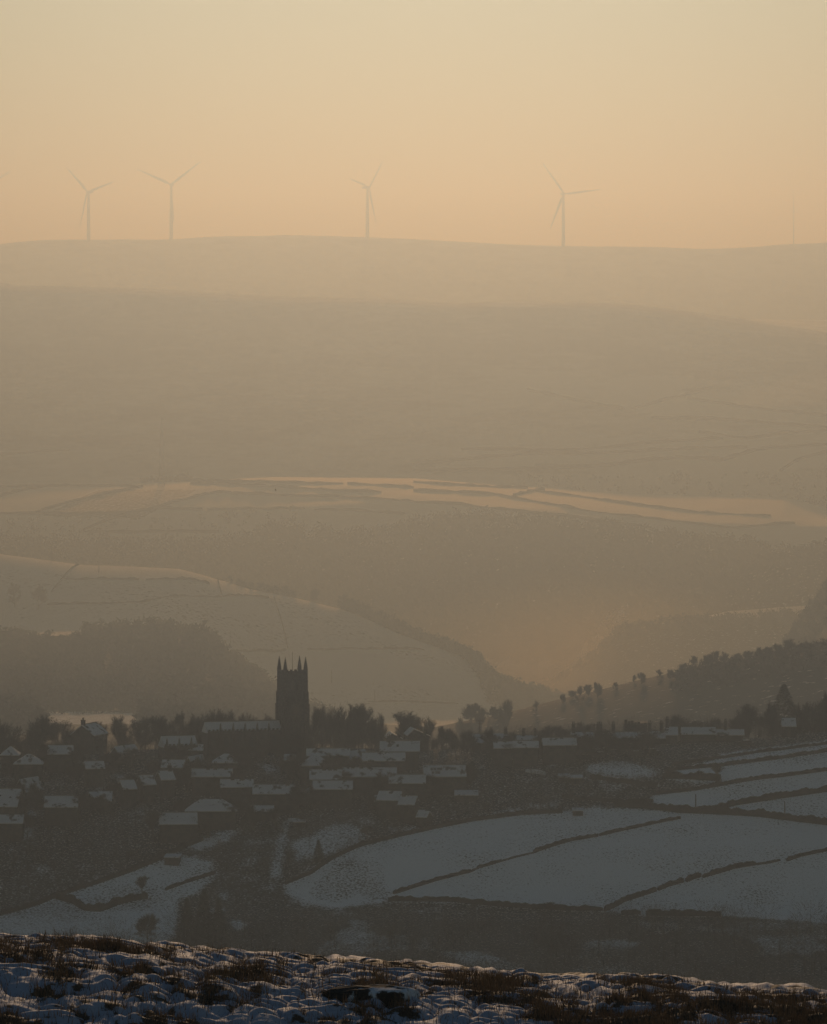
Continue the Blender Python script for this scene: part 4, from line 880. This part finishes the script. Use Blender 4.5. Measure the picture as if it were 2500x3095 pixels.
# stepped dark hall behind the terrace
Yh = 1396; e = empty('hall', ((1922-1250)/F*Yh, Yh, ground(1922, Yh))); zz = lambda py: (YH-py)/F*Yh - ground(1922, Yh); S = F/Yh
m_ = MB(); m_.box(-2.9, 2.9, 0, 8, -3, zz(2190)); m_.build('wall', m_dstone, e)
m_ = MB(); zr0 = zz(2190)
for k in range(7): m_.box(-2.9+k*.82, -2.9+(k+1)*.82-.1, .0+.003*k, .5+.003*k, zr0-.002, zz(2175+k*1.6+(k%2)*3))
m_.build('stepped_gable', m_dstone, e); m_ = MB(); m_.box(-3.1,3.1,.6,8.2,zr0-.003,zr0+.25); m_.build('roof', m_slate, e)
tag(e, 'dark hall with a stepped gable above the ridge-top terrace', 'hall')
# garden trees: one beside a house here and there
rt_ = random.Random(12); used = 0
for i, h in enumerate(HS):
    x0, x1, yt, yb, k, rz, chs, lab = h
    if len(lab.split()) > 11 or yb < 2225: continue
    for side in ('left', 'right'):
        if rt_.random() < .06: continue
        px = (x0-rt_.uniform(4,16)) if side == 'left' else (x1+rt_.uniform(4,18))
        if px < 0 or px > 1990: continue
        top = yt - rt_.uniform(-14, 20); base = yb+rt_.uniform(30,60)
        tree(rt_.choice(['round','round','dense','vase']), px, base, top, rt_.uniform(42,78), 1205, 1400, 'garden tree %s of the %s' % (side, lab), 'garden trees between the houses')
for px, top, b_, w, l in ((850,2212,2300,60,'dark tree in front of the foot of the church tower, left one'),(918,2196,2300,66,'dark tree in front of the foot of the church tower, right one'),(790,2228,2300,60,'dark tree below the right end of the church nave'),(720,2232,2300,56,'dark tree below the middle of the church nave'),(655,2236,2300,56,'dark tree below the left end of the church nave')):
    tree('dense', px, b_, top, w, 1205, 1385, l, 'churchyard trees', Y=1366)
# a bird
e = MB(); e.v = [(-.28,0,.10),(-.12,-.05,.04),(0,0,0),(.12,-.05,.04),(.26,.0,.12),(.1,.09,.03),(-.1,.09,.03),(0,-.16,.0),(0,.22,-.01),(0,0,-.07)]
e.f = [(0,1,6),(1,2,6),(2,3,5),(3,4,5),(1,7,2),(2,7,3),(6,2,8),(2,5,8),(7,9,1),(7,3,9),(1,9,6),(3,5,9),(6,9,8),(5,8,9)]
bo = e.build('bird', mat('dark_feathers', (.02,.02,.02))); bo.location = ((833-1250)/F*640, 640, (YH-1481)/F*640); bo.rotation_euler = (.2,.9,.5)
tag(bo, 'tiny dark bird flying in front of the far fields', 'bird')
# ------------------------------------------------------------------ haze: one closed box of even air round everything
b = MB(); b.box(-9000, 9000, -300, 14900, float(GZ.min())-4, 328)
hz = b.build('haze'); hz['kind'] = 'stuff'
mh = bpy.data.materials.new('haze'); mh.use_nodes = True; n = mh.node_tree.nodes; n.clear()
pv = n.new('ShaderNodeVolumePrincipled'); ho = n.new('ShaderNodeOutputMaterial')
# smoky air: part of what it takes out of a ray is absorbed, the rest scattered
absc = [(1-(t-HAZE_ALBEDO*t)/(1-HAZE_ALBEDO*t))**2 for t in HAZE_T]
pv.inputs['Color'].default_value = (*[t*HAZE_ALBEDO for t in HAZE_T], 1); pv.inputs['Absorption Color'].default_value = (*absc, 1)
pv.inputs['Density'].default_value = HAZE_DENSITY; pv.inputs['Anisotropy'].default_value = HAZE_G
pv.inputs['Density Attribute'].default_value = ''; pv.inputs['Temperature Attribute'].default_value = ''; pv.inputs['Color Attribute'].default_value = ''
mh.node_tree.links.new(pv.outputs[0], ho.inputs['Volume']); hz.data.materials.append(mh)

# mist pooled in the gap of the valley, thinning to nothing at its edge
m_ = MB(); m_.lathe([(math.cos(a), math.sin(a)) for a in np.linspace(-math.pi/2, math.pi/2, 17)[1:-1]], 32); mo = m_.build('valley_mist'); mo['kind'] = 'stuff'
mo.location = ((1780-1250)/F*6150, 6150, (YH-2105)/F*6150); mo.scale = (340, 900, 150)
mm = bpy.data.materials.new('valley_mist'); mm.use_nodes = True; n = mm.node_tree.nodes; n.clear(); L_ = mm.node_tree.links
mv = n.new('ShaderNodeVolumePrincipled'); mo_ = n.new('ShaderNodeOutputMaterial'); tc = n.new('ShaderNodeTexCoord'); gr = n.new('ShaderNodeTexGradient'); gr.gradient_type = 'QUADRATIC_SPHERE'
mu = n.new('ShaderNodeMath'); mu.operation = 'MULTIPLY'; mu.inputs[1].default_value = 5e-3
L_.new(tc.outputs['Object'], gr.inputs[0]); L_.new(gr.outputs[1], mu.inputs[0]); L_.new(mu.outputs[0], mv.inputs['Density']); L_.new(mv.outputs[0], mo_.inputs['Volume'])
mv.inputs['Color'].default_value = (.70, .78, .74, 1); mv.inputs['Absorption Color'].default_value = (1, 1, 1, 1); mv.inputs['Anisotropy'].default_value = HAZE_G
for k_ in ('Density Attribute', 'Temperature Attribute', 'Color Attribute'): mv.inputs[k_].default_value = ''
mo.data.materials.append(mm)
